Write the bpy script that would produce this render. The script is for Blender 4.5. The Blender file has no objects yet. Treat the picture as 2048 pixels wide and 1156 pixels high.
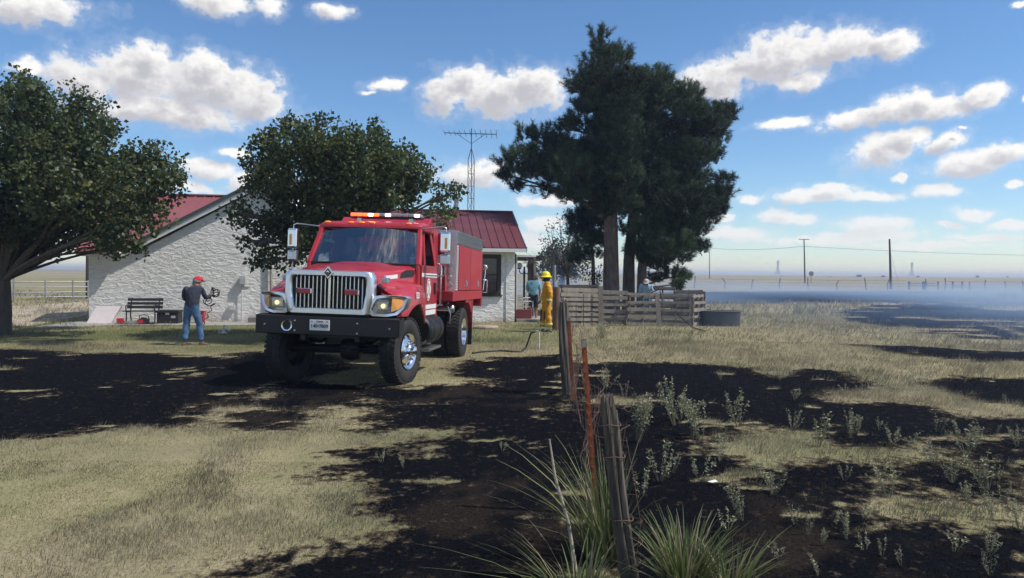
import bpy, bmesh, math, random
import numpy as np
from mathutils import Vector, Matrix

# ------------------------------------------------------------------ camera
scn = bpy.context.scene
COL = scn.collection
FPX, CAM_H = 1500.0, 1.8
PITCH, ROLL = math.atan(32.5 / FPX), math.radians(0.5)
_f = Vector((0, math.cos(PITCH), -math.sin(PITCH)))
_r0 = Vector((1, 0, 0)); _u0 = _r0.cross(_f)
_r = math.cos(ROLL) * _r0 + math.sin(ROLL) * _u0
_u = -math.sin(ROLL) * _r0 + math.cos(ROLL) * _u0
CAM = Vector((0, 0, CAM_H))
cd = bpy.data.cameras.new('camera'); cam = bpy.data.objects.new('camera', cd); COL.objects.link(cam)
cd.sensor_width = 36.0; cd.lens = 36.0 * FPX / 2048.0; cd.clip_start = 0.05; cd.clip_end = 20000
m = Matrix((( _r.x, _u.x, -_f.x, 0), (_r.y, _u.y, -_f.y, 0), (_r.z, _u.z, -_f.z, CAM_H), (0, 0, 0, 1)))
cam.matrix_world = m
scn.camera = cam

# survey helpers: where on the ground / at which distance a thing of the photograph stands
def ray(px, py):
    return _f + _r * ((px - 1024) / FPX) - _u * ((py - 578) / FPX)
def G(px, py, z=0.0):
    d = ray(px, py); t = (z - CAM_H) / d.z
    return CAM + d * t
def at(px, py, Y):
    d = ray(px, py); return CAM + d * (Y / d.y)

# ------------------------------------------------------------------ sun, sky, exposure
SUN_AZ, SUN_EL = math.radians(101), math.radians(54)
SKY_STRENGTH, SUN_STRENGTH = 0.084, 2.8
sl = bpy.data.lights.new('sun', 'SUN'); sl.energy = SUN_STRENGTH; sl.angle = math.radians(1.2); sl.color = (1.0, 0.95, 0.88)
so = bpy.data.objects.new('sun', sl); COL.objects.link(so)
sd_ = Vector((math.sin(SUN_AZ) * math.cos(SUN_EL), math.cos(SUN_AZ) * math.cos(SUN_EL), math.sin(SUN_EL)))
so.rotation_euler = sd_.to_track_quat('Z', 'Y').to_euler(); so.location = (20, 40, 60)
vs = scn.view_settings
vs.view_transform = 'Standard'; vs.look = 'None'; vs.gamma = 1.0; vs.use_curve_mapping = False; vs.exposure = 0.75
scn.cycles.use_denoising = True
scn.cycles.max_bounces = 6; scn.cycles.diffuse_bounces = 3; scn.cycles.glossy_bounces = 3
scn.cycles.transparent_max_bounces = 12; scn.cycles.volume_bounces = 0; scn.cycles.transmission_bounces = 4
scn.cycles.volume_step_rate = 2.0; scn.cycles.volume_max_steps = 128
scn.cycles.sample_clamp_indirect = 4.0

world = bpy.data.worlds.new('World'); scn.world = world; world.use_nodes = True
world.cycles.sampling_method = 'MANUAL'; world.cycles.sample_map_resolution = 512

def build_world():
    nt = world.node_tree; N = nt.nodes; L = nt.links; N.clear()
    def nd(t, **k):
        n = N.new(t)
        for a, b in k.items(): setattr(n, a, b)
        return n
    def mth(op, a, b=None, c=None, clamp=False):
        n = nd('ShaderNodeMath', operation=op, use_clamp=clamp)
        for i, q in enumerate((a, b, c)):
            if q is None: continue
            if isinstance(q, (int, float)): n.inputs[i].default_value = q
            else: L.new(q, n.inputs[i])
        return n.outputs[0]
    def sstep(x, lo, hi):
        n = nd('ShaderNodeMapRange', interpolation_type='SMOOTHSTEP')
        L.new(x, n.inputs[0]); n.inputs[1].default_value = lo; n.inputs[2].default_value = hi
        return n.outputs[0]
    def mixc(f, a, b):
        n = nd('ShaderNodeMix', data_type='RGBA')
        L.new(f, n.inputs[0])
        for s, q in ((6, a), (7, b)):
            if isinstance(q, tuple): n.inputs[s].default_value = q
            else: L.new(q, n.inputs[s])
        return n.outputs[2]
    tc = nd('ShaderNodeTexCoord')
    sep = nd('ShaderNodeSeparateXYZ'); L.new(tc.outputs['Generated'], sep.inputs[0])
    az = mth('ARCTAN2', sep.outputs[0], sep.outputs[1]); el = mth('ARCSINE', sep.outputs[2])
    cmb = nd('ShaderNodeCombineXYZ'); L.new(az, cmb.inputs[0]); L.new(el, cmb.inputs[1])
    p = cmb.outputs[0]
    sky = nd('ShaderNodeTexSky', sky_type='NISHITA', sun_disc=False, sun_elevation=SUN_EL, sun_rotation=SUN_AZ,
             altitude=600.0, air_density=1.0, dust_density=0.15, ozone_density=5.0)
    hs = nd('ShaderNodeHueSaturation'); hs.inputs['Saturation'].default_value = 1.10; hs.inputs['Value'].default_value = 1.0
    L.new(sky.outputs[0], hs.inputs['Color'])
    bg1 = nd('ShaderNodeBackground'); bg1.inputs[1].default_value = SKY_STRENGTH; L.new(hs.outputs[0], bg1.inputs[0])
    # the clouds that stand in the sky of the photograph: direction, half width, half height, tilt (degrees)
    CL = [(270,150,120,62,0),(440,172,128,60,6),(330,222,190,34,2),(175,160,85,46,0),(520,205,55,38,0),(300,120,60,42,0),(420,140,60,40,0),
          (70,18,130,34,-8),(50,131,38,18,0),(430,8,72,30,4),(540,14,36,24,0),(670,27,42,21,0),(772,171,46,15,-8),(735,185,20,6,0),
          (1000,186,125,48,0),(895,184,52,46,0),(1075,178,75,46,0),(940,155,45,30,0),
          (1440,155,105,40,-14),(1560,118,140,54,-8),(1680,96,115,42,-6),(1785,84,52,34,0),(1600,165,60,22,-6),(1420,180,80,22,0),
          (1700,238,75,18,-6),(1800,216,100,30,-8),(1885,216,72,28,0),(1972,190,40,22,-30),(1565,249,60,11,-6),(1850,200,40,22,0),
          (1770,302,82,36,-14),(1890,282,55,22,-20),(1820,275,40,24,0),
          (1960,322,135,27,-6),(2030,300,60,22,0),(1802,355,20,8,0),(1615,388,88,18,-3),(1740,391,62,14,0),(1660,376,40,14,0),(1495,397,30,12,0),
          (1885,381,57,15,0),(2037,373,16,8,0),(1580,434,62,16,0),(1750,444,72,20,0),(1720,470,110,14,0),(1950,426,52,17,6),(1900,449,30,8,0),
          (2020,452,50,12,0),(1960,476,70,9,0),(1640,480,140,12,0),(1480,470,90,16,0),(1440,438,22,10,0),(1850,492,160,9,0),
          (425,343,66,24,0),(466,305,36,13,0),(500,362,60,26,0),(380,380,60,12,0),(950,348,78,28,0),(1100,400,66,14,0),(1085,452,44,20,0),(1060,480,60,14,0),
          (2045,190,16,9,0),(2042,6,18,8,0),(1925,254,14,4,0),(1905,274,14,5,0),(230,392,110,20,0)]
    def dirs(px, py):
        d = ray(px, py).normalized(); return math.atan2(d.x, d.y), math.asin(d.z)
    blobs = []
    for (x, y, a, b, t) in CL:
        c = dirs(x, y); e = dirs(x + a, y); g = dirs(x, y - b)
        blobs.append((c[0], c[1], 1.12 * abs(e[0] - c[0]), 1.12 * abs(g[1] - c[1]), math.radians(-t)))
    # domain warp
    nw = nd('ShaderNodeTexNoise', noise_dimensions='3D'); nw.inputs['Scale'].default_value = 16; nw.inputs['Detail'].default_value = 4; nw.inputs['Roughness'].default_value = .6
    L.new(p, nw.inputs['Vector'])
    sb = nd('ShaderNodeVectorMath', operation='SUBTRACT'); L.new(nw.outputs['Color'], sb.inputs[0]); sb.inputs[1].default_value = (.5, .5, .5)
    sc = nd('ShaderNodeVectorMath', operation='MULTIPLY'); L.new(sb.outputs[0], sc.inputs[0]); sc.inputs[1].default_value = (.042, .028, 0)
    ad = nd('ShaderNodeVectorMath', operation='ADD'); L.new(p, ad.inputs[0]); L.new(sc.outputs[0], ad.inputs[1])
    pw = ad.outputs[0]
    # more of the same clouds all round, beyond the photograph's view
    zz = mth('ADD', mth('MAXIMUM', sep.outputs[2], 0.0), .12)
    cg = nd('ShaderNodeCombineXYZ'); L.new(mth('DIVIDE', sep.outputs[0], zz), cg.inputs[0]); L.new(mth('DIVIDE', sep.outputs[1], zz), cg.inputs[1])
    va = nd('ShaderNodeMapping'); va.inputs['Scale'].default_value = (1.1, 1.1, 1); L.new(cg.outputs[0], va.inputs['Vector'])
    gn = nd('ShaderNodeTexNoise', noise_dimensions='3D'); gn.inputs['Scale'].default_value = 1.7; gn.inputs['Detail'].default_value = 5
    L.new(va.outputs[0], gn.inputs['Vector'])
    out_az = sstep(mth('ABSOLUTE', az), .62, .70); out_el = sstep(el, .375, .42)
    outside = mth('MAXIMUM', out_az, out_el)
    def density(vec):
        cur = None
        for (cx, cy, rx, ry, t) in blobs:
            mp = nd('ShaderNodeMapping', vector_type='TEXTURE')
            mp.inputs['Location'].default_value = (cx, cy, 0); mp.inputs['Rotation'].default_value = (0, 0, t); mp.inputs['Scale'].default_value = (rx, ry, 1)
            L.new(vec, mp.inputs['Vector'])
            ln = nd('ShaderNodeVectorMath', operation='LENGTH'); L.new(mp.outputs[0], ln.inputs[0])
            cur = ln.outputs['Value'] if cur is None else mth('SMOOTH_MIN', cur, ln.outputs['Value'], .18)
        return mth('SUBTRACT', 1.0, cur)
    d0 = density(pw)
    sh = nd('ShaderNodeVectorMath', operation='ADD'); L.new(pw, sh.inputs[0]); sh.inputs[1].default_value = (.011, .013, 0)
    d1 = density(sh.outputs[0])
    n1 = nd('ShaderNodeTexNoise', noise_dimensions='3D'); n1.inputs['Scale'].default_value = 26; n1.inputs['Detail'].default_value = 9; n1.inputs['Roughness'].default_value = .62
    st = nd('ShaderNodeMapping'); st.inputs['Scale'].default_value = (.8, 1.25, 1); L.new(p, st.inputs['Vector']); L.new(st.outputs[0], n1.inputs['Vector'])
    n2 = nd('ShaderNodeTexNoise', noise_dimensions='3D'); n2.inputs['Scale'].default_value = 60; n2.inputs['Detail'].default_value = 6; n2.inputs['Roughness'].default_value = .6
    L.new(p, n2.inputs['Vector'])
    nn = mth('SUBTRACT', n1.outputs[0], .5); nn2 = mth('SUBTRACT', n2.outputs[0], .5)
    rough = mth('ADD', mth('MULTIPLY', nn, 1.55), mth('MULTIPLY', nn2, 1.1))
    gen = mth('MULTIPLY', mth('SUBTRACT', gn.outputs[0], .53), 6.0)
    gsel = mth('MULTIPLY', outside, mth('ADD', gen, 1.0))
    dd = mth('MAXIMUM', d0, mth('SUBTRACT', gsel, 1.0))
    dens = mth('ADD', dd, rough)
    alpha = mth('MAXIMUM', sstep(dens, -.06, .50), mth('MULTIPLY', sstep(dens, -.40, .22), .16))
    shade = sstep(mth('ADD', mth('MAXIMUM', d1, mth('SUBTRACT', gsel, 1.1)), mth('MULTIPLY', rough, 1.15)), -.12, 1.0)
    ccol = mixc(shade, (1.0, .985, .96, 1), (.54, .535, .58, 1))
    low = sstep(el, .0, .16)
    ccol = mixc(low, (.92, .90, .91, 1), ccol)
    alpha = mth('MULTIPLY', alpha, mth('ADD', .72, mth('MULTIPLY', low, .27)))
    alpha = mth('MULTIPLY', alpha, sstep(el, -.005, .03))
    bg2 = nd('ShaderNodeBackground'); bg2.inputs[1].default_value = .62; L.new(ccol, bg2.inputs[0])
    mx = nd('ShaderNodeMixShader'); L.new(alpha, mx.inputs[0]); L.new(bg1.outputs[0], mx.inputs[1]); L.new(bg2.outputs[0], mx.inputs[2])
    out = nd('ShaderNodeOutputWorld'); L.new(mx.outputs[0], out.inputs[0])
build_world()

# ------------------------------------------------------------------ materials
MATS = {}
def new_mat(name):
    ma = bpy.data.materials.new(name); ma.use_nodes = True
    nt = ma.node_tree; nt.nodes.clear()
    b = nt.nodes.new('ShaderNodeBsdfPrincipled'); o = nt.nodes.new('ShaderNodeOutputMaterial')
    nt.links.new(b.outputs[0], o.inputs[0])
    return ma, nt, b, o
def c4(c): return (c[0], c[1], c[2], 1)
def mat(name, col, rough=.6, metal=0.0, col2=None, var=.18, vs=6.0, det=5, bump=0.0, bs=30.0, bd=.01, stretch=(1, 1, 1), spec=.5, coat=0.0, emit=None, es=1.0, trans=0.0, rvar=0.0, attr=None, sss=0.0):
    if name in MATS: return MATS[name]
    ma, nt, b, o = new_mat(name); N, L = nt.nodes, nt.links
    tc = N.new('ShaderNodeTexCoord'); mp = N.new('ShaderNodeMapping'); mp.inputs['Scale'].default_value = stretch
    L.new(tc.outputs['Object'], mp.inputs['Vector'])
    nz = N.new('ShaderNodeTexNoise'); nz.inputs['Scale'].default_value = vs; nz.inputs['Detail'].default_value = det; nz.inputs['Roughness'].default_value = .62
    L.new(mp.outputs[0], nz.inputs['Vector'])
    mx = N.new('ShaderNodeMix'); mx.data_type = 'RGBA'
    rm = N.new('ShaderNodeMapRange'); rm.inputs[1].default_value = .32; rm.inputs[2].default_value = .68; L.new(nz.outputs[0], rm.inputs[0])
    L.new(rm.outputs[0], mx.inputs[0])
    a = col if col2 else tuple(x * (1 - var) for x in col); d = col2 if col2 else tuple(min(1, x * (1 + var)) for x in col)
    mx.inputs[6].default_value = c4(a); mx.inputs[7].default_value = c4(d)
    res = mx.outputs[2]
    if attr:
        at_ = N.new('ShaderNodeAttribute'); at_.attribute_name = attr
        m2 = N.new('ShaderNodeMix'); m2.data_type = 'RGBA'; m2.blend_type = 'MULTIPLY'; m2.inputs[0].default_value = 1
        L.new(res, m2.inputs[6]); L.new(at_.outputs['Color'], m2.inputs[7]); res = m2.outputs[2]
    L.new(res, b.inputs['Base Color'])
    b.inputs['Roughness'].default_value = rough; b.inputs['Metallic'].default_value = metal
    b.inputs['Specular IOR Level'].default_value = spec; b.inputs['Coat Weight'].default_value = coat; b.inputs['Coat Roughness'].default_value = .06
    if rvar:
        rr = N.new('ShaderNodeMapRange'); rr.inputs[3].default_value = max(0, rough - rvar); rr.inputs[4].default_value = min(1, rough + rvar); L.new(nz.outputs[0], rr.inputs[0]); L.new(rr.outputs[0], b.inputs['Roughness'])
    if bump:
        bn = N.new('ShaderNodeTexNoise'); bn.inputs['Scale'].default_value = bs; bn.inputs['Detail'].default_value = 6; L.new(mp.outputs[0], bn.inputs['Vector'])
        bp = N.new('ShaderNodeBump'); bp.inputs['Strength'].default_value = bump; bp.inputs['Distance'].default_value = bd
        L.new(bn.outputs[0], bp.inputs['Height']); L.new(bp.outputs[0], b.inputs['Normal'])
    if emit:
        b.inputs['Emission Color'].default_value = c4(emit); b.inputs['Emission Strength'].default_value = es
    if trans:   # thin leaf: light comes through
        t = N.new('ShaderNodeBsdfTranslucent'); L.new(res, t.inputs[0])
        ms = N.new('ShaderNodeMixShader'); ms.inputs[0].default_value = trans
        L.new(b.outputs[0], ms.inputs[1]); L.new(t.outputs[0], ms.inputs[2]); L.new(ms.outputs[0], o.inputs[0])
    MATS[name] = ma; return ma
def glass_mat(name, tint, mirror=.16, rough=.02):
    ma = bpy.data.materials.new(name); ma.use_nodes = True; nt = ma.node_tree; N, L = nt.nodes, nt.links; N.clear()
    o = N.new('ShaderNodeOutputMaterial'); t = N.new('ShaderNodeBsdfTransparent'); t.inputs[0].default_value = c4(tint)
    g = N.new('ShaderNodeBsdfGlossy'); g.inputs['Roughness'].default_value = rough
    f = N.new('ShaderNodeFresnel'); f.inputs[0].default_value = 1.5
    ad = N.new('ShaderNodeMath'); ad.operation = 'ADD'; ad.inputs[1].default_value = mirror; ad.use_clamp = True; L.new(f.outputs[0], ad.inputs[0])
    m = N.new('ShaderNodeMixShader'); L.new(ad.outputs[0], m.inputs[0]); L.new(t.outputs[0], m.inputs[1]); L.new(g.outputs[0], m.inputs[2]); L.new(m.outputs[0], o.inputs[0])
    MATS[name] = ma; return ma

# ------------------------------------------------------------------ mesh builder
def rotm(rx=0, ry=0, rz=0):
    return Matrix.Rotation(rz, 3, 'Z') @ Matrix.Rotation(ry, 3, 'Y') @ Matrix.Rotation(rx, 3, 'X')
class MB:
    def __init__(s): s.v = []; s.f = []; s.mi = []
    def add(s, vs, fs, mi=0):
        n = len(s.v); s.v.extend([tuple(v) for v in vs])
        for f in fs: s.f.append(tuple(i + n for i in f)); s.mi.append(mi)
        return s
    def box(s, a, b, mi=0):
        x0, y0, z0 = a; x1, y1, z1 = b
        return s.add([(x0,y0,z0),(x1,y0,z0),(x1,y1,z0),(x0,y1,z0),(x0,y0,z1),(x1,y0,z1),(x1,y1,z1),(x0,y1,z1)],
                     [(0,3,2,1),(4,5,6,7),(0,1,5,4),(1,2,6,5),(2,3,7,6),(3,0,4,7)], mi)
    def obox(s, c, size, R=None, mi=0):
        R = R or Matrix.Identity(3); c = Vector(c); h = Vector(size) / 2
        vs = [c + R @ Vector((sx*h.x, sy*h.y, sz*h.z)) for sz in (-1,1) for sx, sy in ((-1,-1),(1,-1),(1,1),(-1,1))]
        return s.add(vs, [(0,3,2,1),(4,5,6,7),(0,1,5,4),(1,2,6,5),(2,3,7,6),(3,0,4,7)], mi)
    def beam(s, p0, p1, w, h, up=(0,0,1), mi=0):
        p0, p1 = Vector(p0), Vector(p1); d = (p1 - p0); l = d.length; d.normalize()
        u = Vector(up); x = d.cross(u)
        if x.length < 1e-4: x = d.cross(Vector((1,0,0)))
        x.normalize(); u = x.cross(d)
        R = Matrix((x, d, u)).transposed()
        return s.obox((p0 + p1) / 2, (w, l, h), R, mi)
    def tube(s, pts, r, n=8, cap=True, mi=0, closed=False):
        pts = [Vector(p) for p in pts]; k = len(pts)
        rs = r if isinstance(r, (list, tuple)) else [r] * k
        vs = []; ref = None
        for i, p in enumerate(pts):
            a = pts[i-1] if (i > 0 or closed) else p; b = pts[(i+1) % k] if (i < k-1 or closed) else p
            d = (b - a).normalized()
            if ref is None:
                ref = d.cross(Vector((0,0,1)))
                if ref.length < .05: ref = d.cross(Vector((1,0,0)))
            ref = (ref - d * ref.dot(d)).normalized(); bi = d.cross(ref)
            for j in range(n):
                t = 2*math.pi*j/n; vs.append(p + (ref*math.cos(t) + bi*math.sin(t)) * rs[i])
        fs = []
        for i in range(k if closed else k-1):
            for j in range(n):
                a0 = i*n + j; a1 = i*n + (j+1) % n; i2 = (i+1) % k
                fs.append((a0, a1, i2*n + (j+1) % n, i2*n + j))
        if cap and not closed:
            fs.append(tuple(range(n-1, -1, -1))); fs.append(tuple((k-1)*n + j for j in range(n)))
        return s.add(vs, fs, mi)
    def lathe(s, prof, n=24, c=(0,0,0), axis='X', mi=0, cap=False):
        # prof: (radius, offset along axis)
        vs = []; c = Vector(c)
        for (r, h) in prof:
            for j in range(n):
                t = 2*math.pi*j/n; q = (r*math.cos(t), r*math.sin(t))
                vs.append(c + (Vector((h, q[0], q[1])) if axis == 'X' else Vector((q[0], h, q[1])) if axis == 'Y' else Vector((q[0], q[1], h))))
        fs = [(i*n + j, i*n + (j+1) % n, (i+1)*n + (j+1) % n, (i+1)*n + j) for i in range(len(prof)-1) for j in range(n)]
        if cap: fs += [tuple(range(n)), tuple((len(prof)-1)*n + j for j in range(n))]
        return s.add(vs, fs, mi)
    def loft(s, secs, closed=False, capends=False, mi=0):
        n = len(secs[0]); vs = [p for q in secs for p in q]; fs = []
        for i in range(len(secs)-1):
            for j in range(n if closed else n-1):
                fs.append((i*n + j, i*n + (j+1) % n, (i+1)*n + (j+1) % n, (i+1)*n + j))
        if capends: fs += [tuple(range(n)), tuple((len(secs)-1)*n + j for j in range(n))]
        return s.add(vs, fs, mi)
    def prism(s, poly, a, b, axis='Y', mi=0):
        # poly of 2D points extruded along axis from a to b
        def P(q, h): return (q[0], h, q[1]) if axis == 'Y' else (h, q[0], q[1]) if axis == 'X' else (q[0], q[1], h)
        n = len(poly); vs = [P(q, a) for q in poly] + [P(q, b) for q in poly]
        fs = [tuple(range(n)), tuple(range(2*n-1, n-1, -1))] + [(j, (j+1) % n, n + (j+1) % n, n + j) for j in range(n)]
        return s.add(vs, fs, mi)
    def ball(s, c, r, n=10, k=6, sc=(1,1,1), mi=0):
        c = Vector(c); vs = [c + Vector((0,0,-r*sc[2]))]; fs = []
        for i in range(1, k):
            ph = -math.pi/2 + math.pi*i/k
            for j in range(n):
                t = 2*math.pi*j/n; vs.append(c + Vector((r*sc[0]*math.cos(ph)*math.cos(t), r*sc[1]*math.cos(ph)*math.sin(t), r*sc[2]*math.sin(ph))))
        vs.append(c + Vector((0,0,r*sc[2]))); e = len(vs)-1
        for j in range(n):
            fs.append((0, 1+(j+1) % n, 1+j)); fs.append((e, 1+(k-2)*n+j, 1+(k-2)*n+(j+1) % n))
        for i in range(k-2):
            for j in range(n): fs.append((1+i*n+j, 1+i*n+(j+1) % n, 1+(i+1)*n+(j+1) % n, 1+(i+1)*n+j))
        return s.add(vs, fs, mi)
    def build(s, name, mats, parent=None, smooth=None, bevel=0, xf=None, seg=2, recalc=True, loc=None):
        me = bpy.data.meshes.new(name)
        vs = [xf(v) for v in s.v] if xf else s.v
        if loc is not None: vs = [tuple(Vector(v) - Vector(loc)) for v in vs]
        me.from_pydata([tuple(v) for v in vs], [], s.f)
        mats = mats if isinstance(mats, (list, tuple)) else [mats]
        for q in mats: me.materials.append(q)
        if len(mats) > 1: me.polygons.foreach_set('material_index', s.mi)
        if recalc:
            bm = bmesh.new(); bm.from_mesh(me); bmesh.ops.recalc_face_normals(bm, faces=bm.faces); bm.to_mesh(me); bm.free()
        if smooth is not None:
            me.shade_smooth(); me.set_sharp_from_angle(angle=math.radians(smooth))
        o = bpy.data.objects.new(name, me); COL.objects.link(o)
        if loc is not None: o.location = loc
        if parent is not None: o.parent = parent
        if bevel:
            bv = o.modifiers.new('bevel', 'BEVEL'); bv.width = bevel; bv.segments = seg; bv.limit_method = 'ANGLE'; bv.angle_limit = math.radians(35)
        return o
def tag(o, label=None, cat=None, group=None, kind=None):
    if label: o['label'] = label
    if cat: o['category'] = cat
    if group: o['group'] = group
    if kind: o['kind'] = kind
    return o
def empty(name, loc=(0,0,0), rz=0, parent=None):
    o = bpy.data.objects.new(name, None); COL.objects.link(o); o.location = loc; o.rotation_euler = (0, 0, rz); o.empty_display_size = .2
    if parent is not None: o.parent = parent
    return o
def copy_tree(o, parent=None):
    c = o.copy(); COL.objects.link(c); c.parent = parent
    for ch in list(o.children): copy_tree(ch, c)
    return c
def fast_mesh(name, V, faces_flat, sizes, mats, parent=None, col=None, smooth=False):
    me = bpy.data.meshes.new(name)
    V = np.asarray(V, np.float32); ff = np.asarray(faces_flat, np.int32); sz = np.asarray(sizes, np.int32)
    me.vertices.add(len(V)); me.vertices.foreach_set('co', V.ravel())
    me.loops.add(len(ff)); me.loops.foreach_set('vertex_index', ff)
    st = np.concatenate([[0], np.cumsum(sz)[:-1]]).astype(np.int32)
    me.polygons.add(len(sz)); me.polygons.foreach_set('loop_start', st)
    if smooth: me.polygons.foreach_set('use_smooth', np.ones(len(sz), bool))
    me.update(calc_edges=True)
    for q in (mats if isinstance(mats, (list, tuple)) else [mats]): me.materials.append(q)
    if col is not None:
        at_ = me.color_attributes.new('tone', 'FLOAT_COLOR', 'POINT'); at_.data.foreach_set('color', np.asarray(col, np.float32).ravel())
    o = bpy.data.objects.new(name, me); COL.objects.link(o)
    if parent is not None: o.parent = parent
    return o
def text_mesh(txt, size, name, material, parent, M, ext=.0015, align='CENTER', bold=0.0):
    cu = bpy.data.curves.new('txt', 'FONT'); cu.body = txt; cu.size = size; cu.extrude = ext; cu.align_x = align; cu.align_y = 'CENTER'; cu.offset = bold
    o = bpy.data.objects.new('txt', cu); COL.objects.link(o)
    dg = bpy.context.evaluated_depsgraph_get(); me = bpy.data.meshes.new_from_object(o.evaluated_get(dg)); bpy.data.objects.remove(o)
    me.materials.clear(); me.materials.append(material); me.transform(M)
    q = bpy.data.objects.new(name, me); COL.objects.link(q); q.parent = parent
    return q
R_ = random.Random(7); NR = np.random.default_rng(11)

# value noise shared by the ground and what grows on it
_perm = np.random.default_rng(3).random((256, 256))
def vnoise(x, y):
    x = np.asarray(x, float); y = np.asarray(y, float); xi = np.floor(x).astype(int); yi = np.floor(y).astype(int)
    fx = x - xi; fy = y - yi; fx = fx*fx*(3-2*fx); fy = fy*fy*(3-2*fy)
    g = lambda i, j: _perm[i & 255, j & 255]
    return (g(xi,yi)*(1-fx)+g(xi+1,yi)*fx)*(1-fy) + (g(xi,yi+1)*(1-fx)+g(xi+1,yi+1)*fx)*fy
def fbm(x, y, o=4):
    s = 0; a = .5; t = 0
    for k in range(o):
        ca, sa = math.cos(.5+1.1*k), math.sin(.5+1.1*k); s = s + a*vnoise((x*ca - y*sa)*2**k + 17*k, (x*sa + y*ca)*2**k + 31*k); t += a; a *= .55
    return s/t - .5

# ------------------------------------------------------------------ ground with its burn scars
def gpoly(px): return np.array([[G(x, y).x, G(x, y).y] for x, y in px])
BURN = [gpoly(p) for p in (
    [(-300,699),(60,701),(130,711),(300,707),(430,712),(515,705),(640,712),(700,735),(600,752),(540,765),(430,800),(300,838),(220,848),(75,859),(30,868),(-300,862)],
    [(575,764),(600,764),(470,806),(350,842),(322,842),(440,806)],
    [(600,772),(770,774),(700,800),(610,812),(560,848),(480,846),(440,838),(540,800)],
    [(900,738),(1000,716),(1125,712),(1132,800),(1120,860),(1180,1200),(540,1200),(600,1118),(740,1096),(800,1056),(785,1000),(860,985),(780,962),(712,938),(722,916),(860,914),(880,886),(965,858),(950,848),(770,856),(750,838),(840,812),(760,800),(700,790),(760,776),(930,770),(1000,760)],
    [(1140,740),(1250,725),(1400,727),(1480,733),(1540,755),(1600,748),(1650,744),(1700,757),(1745,778),(1640,778),(1585,790),(1680,812),(1830,812),(1900,842),(2300,838),(2300,872),(1930,862),(1880,872),(1720,884),(1640,858),(1500,852),(1440,858),(1372,880),(1378,905),(1500,928),(1600,930),(1745,942),(1750,972),(1680,990),(1690,1022),(1790,1045),(1880,1050),(1905,1080),(2300,1100),(2300,1220),(1150,1220),(1120,900)],
    [(1790,928),(1900,932),(1965,950),(1975,985),(1850,995),(1780,985)],
    [(1870,882),(1960,878),(2300,888),(2300,925),(1990,935),(1900,905)],
    [(1880,764),(1940,759),(2300,768),(2300,812),(2000,806),(1930,790)],
    [(1690,690),(1800,693),(1960,704),(2040,699),(2300,700),(2300,728),(1950,722),(1800,705)],
    [(1680,626),(1760,611),(2048,598),(2500,596),(2500,700),(1960,680),(1830,662),(1740,648)],
    [(1240,584),(1700,582),(2600,586),(2600,606),(1700,606),(1400,608)],
    [(1150,748),(1130,770),(1100,900),(1140,1000),(1260,1000),(1240,860)],
)]
ISLE = [gpoly(p) for p in (
    [(340,748),(420,745),(410,757),(345,758)], [(-20,734),(40,735),(30,742),(-20,742)], [(230,764),(260,762),(250,768),(225,769)],
    [(60,795),(120,785),(115,789),(70,797)], [(860,978),(960,975),(965,992),(880,998)], [(1140,805),(1200,790),(1330,800),(1340,815),(1230,812)],
    [(780,806),(870,800),(930,808),(850,815)], [(1640,852),(1700,845),(1760,868),(1700,874)], [(960,770),(1010,764),(1020,775),(960,780)],
    [(1735,652),(1850,655),(1970,659),(1960,663),(1800,661)], [(1935,637),(1960,637),(2060,668),(2060,678)], [(1780,632),(1870,634),(1860,638),(1790,637)], [(1960,612),(2200,614),(2200,620),(1970,619)], [(1800,672),(1950,678),(2050,680),(2050,686),(1900,684)],
)]
BROWN = [gpoly(p) for p in (
    [(250,846),(560,750),(640,755),(500,812),(420,846)], [(440,842),(560,800),(760,772),(950,775),(1120,790),(1100,812),(860,812),(700,846),(560,858)],
    [(780,1060),(860,960),(1120,930),(1160,960),(1170,1130),(900,1140),(760,1110)], [(1480,985),(1640,1000),(1720,1060),(1900,1080),(2060,1110),(2060,1156),(1500,1156)],
    [(1560,880),(1700,880),(1900,890),(2040,900),(2048,940),(1760,930)],
)]
def sdist(P, X, Y):
    best = np.full(X.shape, 1e9); ins = np.zeros(X.shape, bool); n = len(P)
    for i in range(n):
        ax, ay = P[i]; bx, by = P[(i+1) % n]; dx, dy = bx-ax, by-ay
        t = np.clip(((X-ax)*dx + (Y-ay)*dy) / (dx*dx + dy*dy + 1e-9), 0, 1)
        best = np.minimum(best, np.hypot(X-ax-t*dx, Y-ay-t*dy))
        c = ((ay > Y) != (by > Y)) & (X < (bx-ax)*(Y-ay)/((by-ay) if by != ay else 1e-9) + ax); ins ^= c
    return np.where(ins, best, -best)
def sst(x, a, b):
    t = np.clip((x-a)/(b-a), 0, 1); return t*t*(3-2*t)
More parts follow.
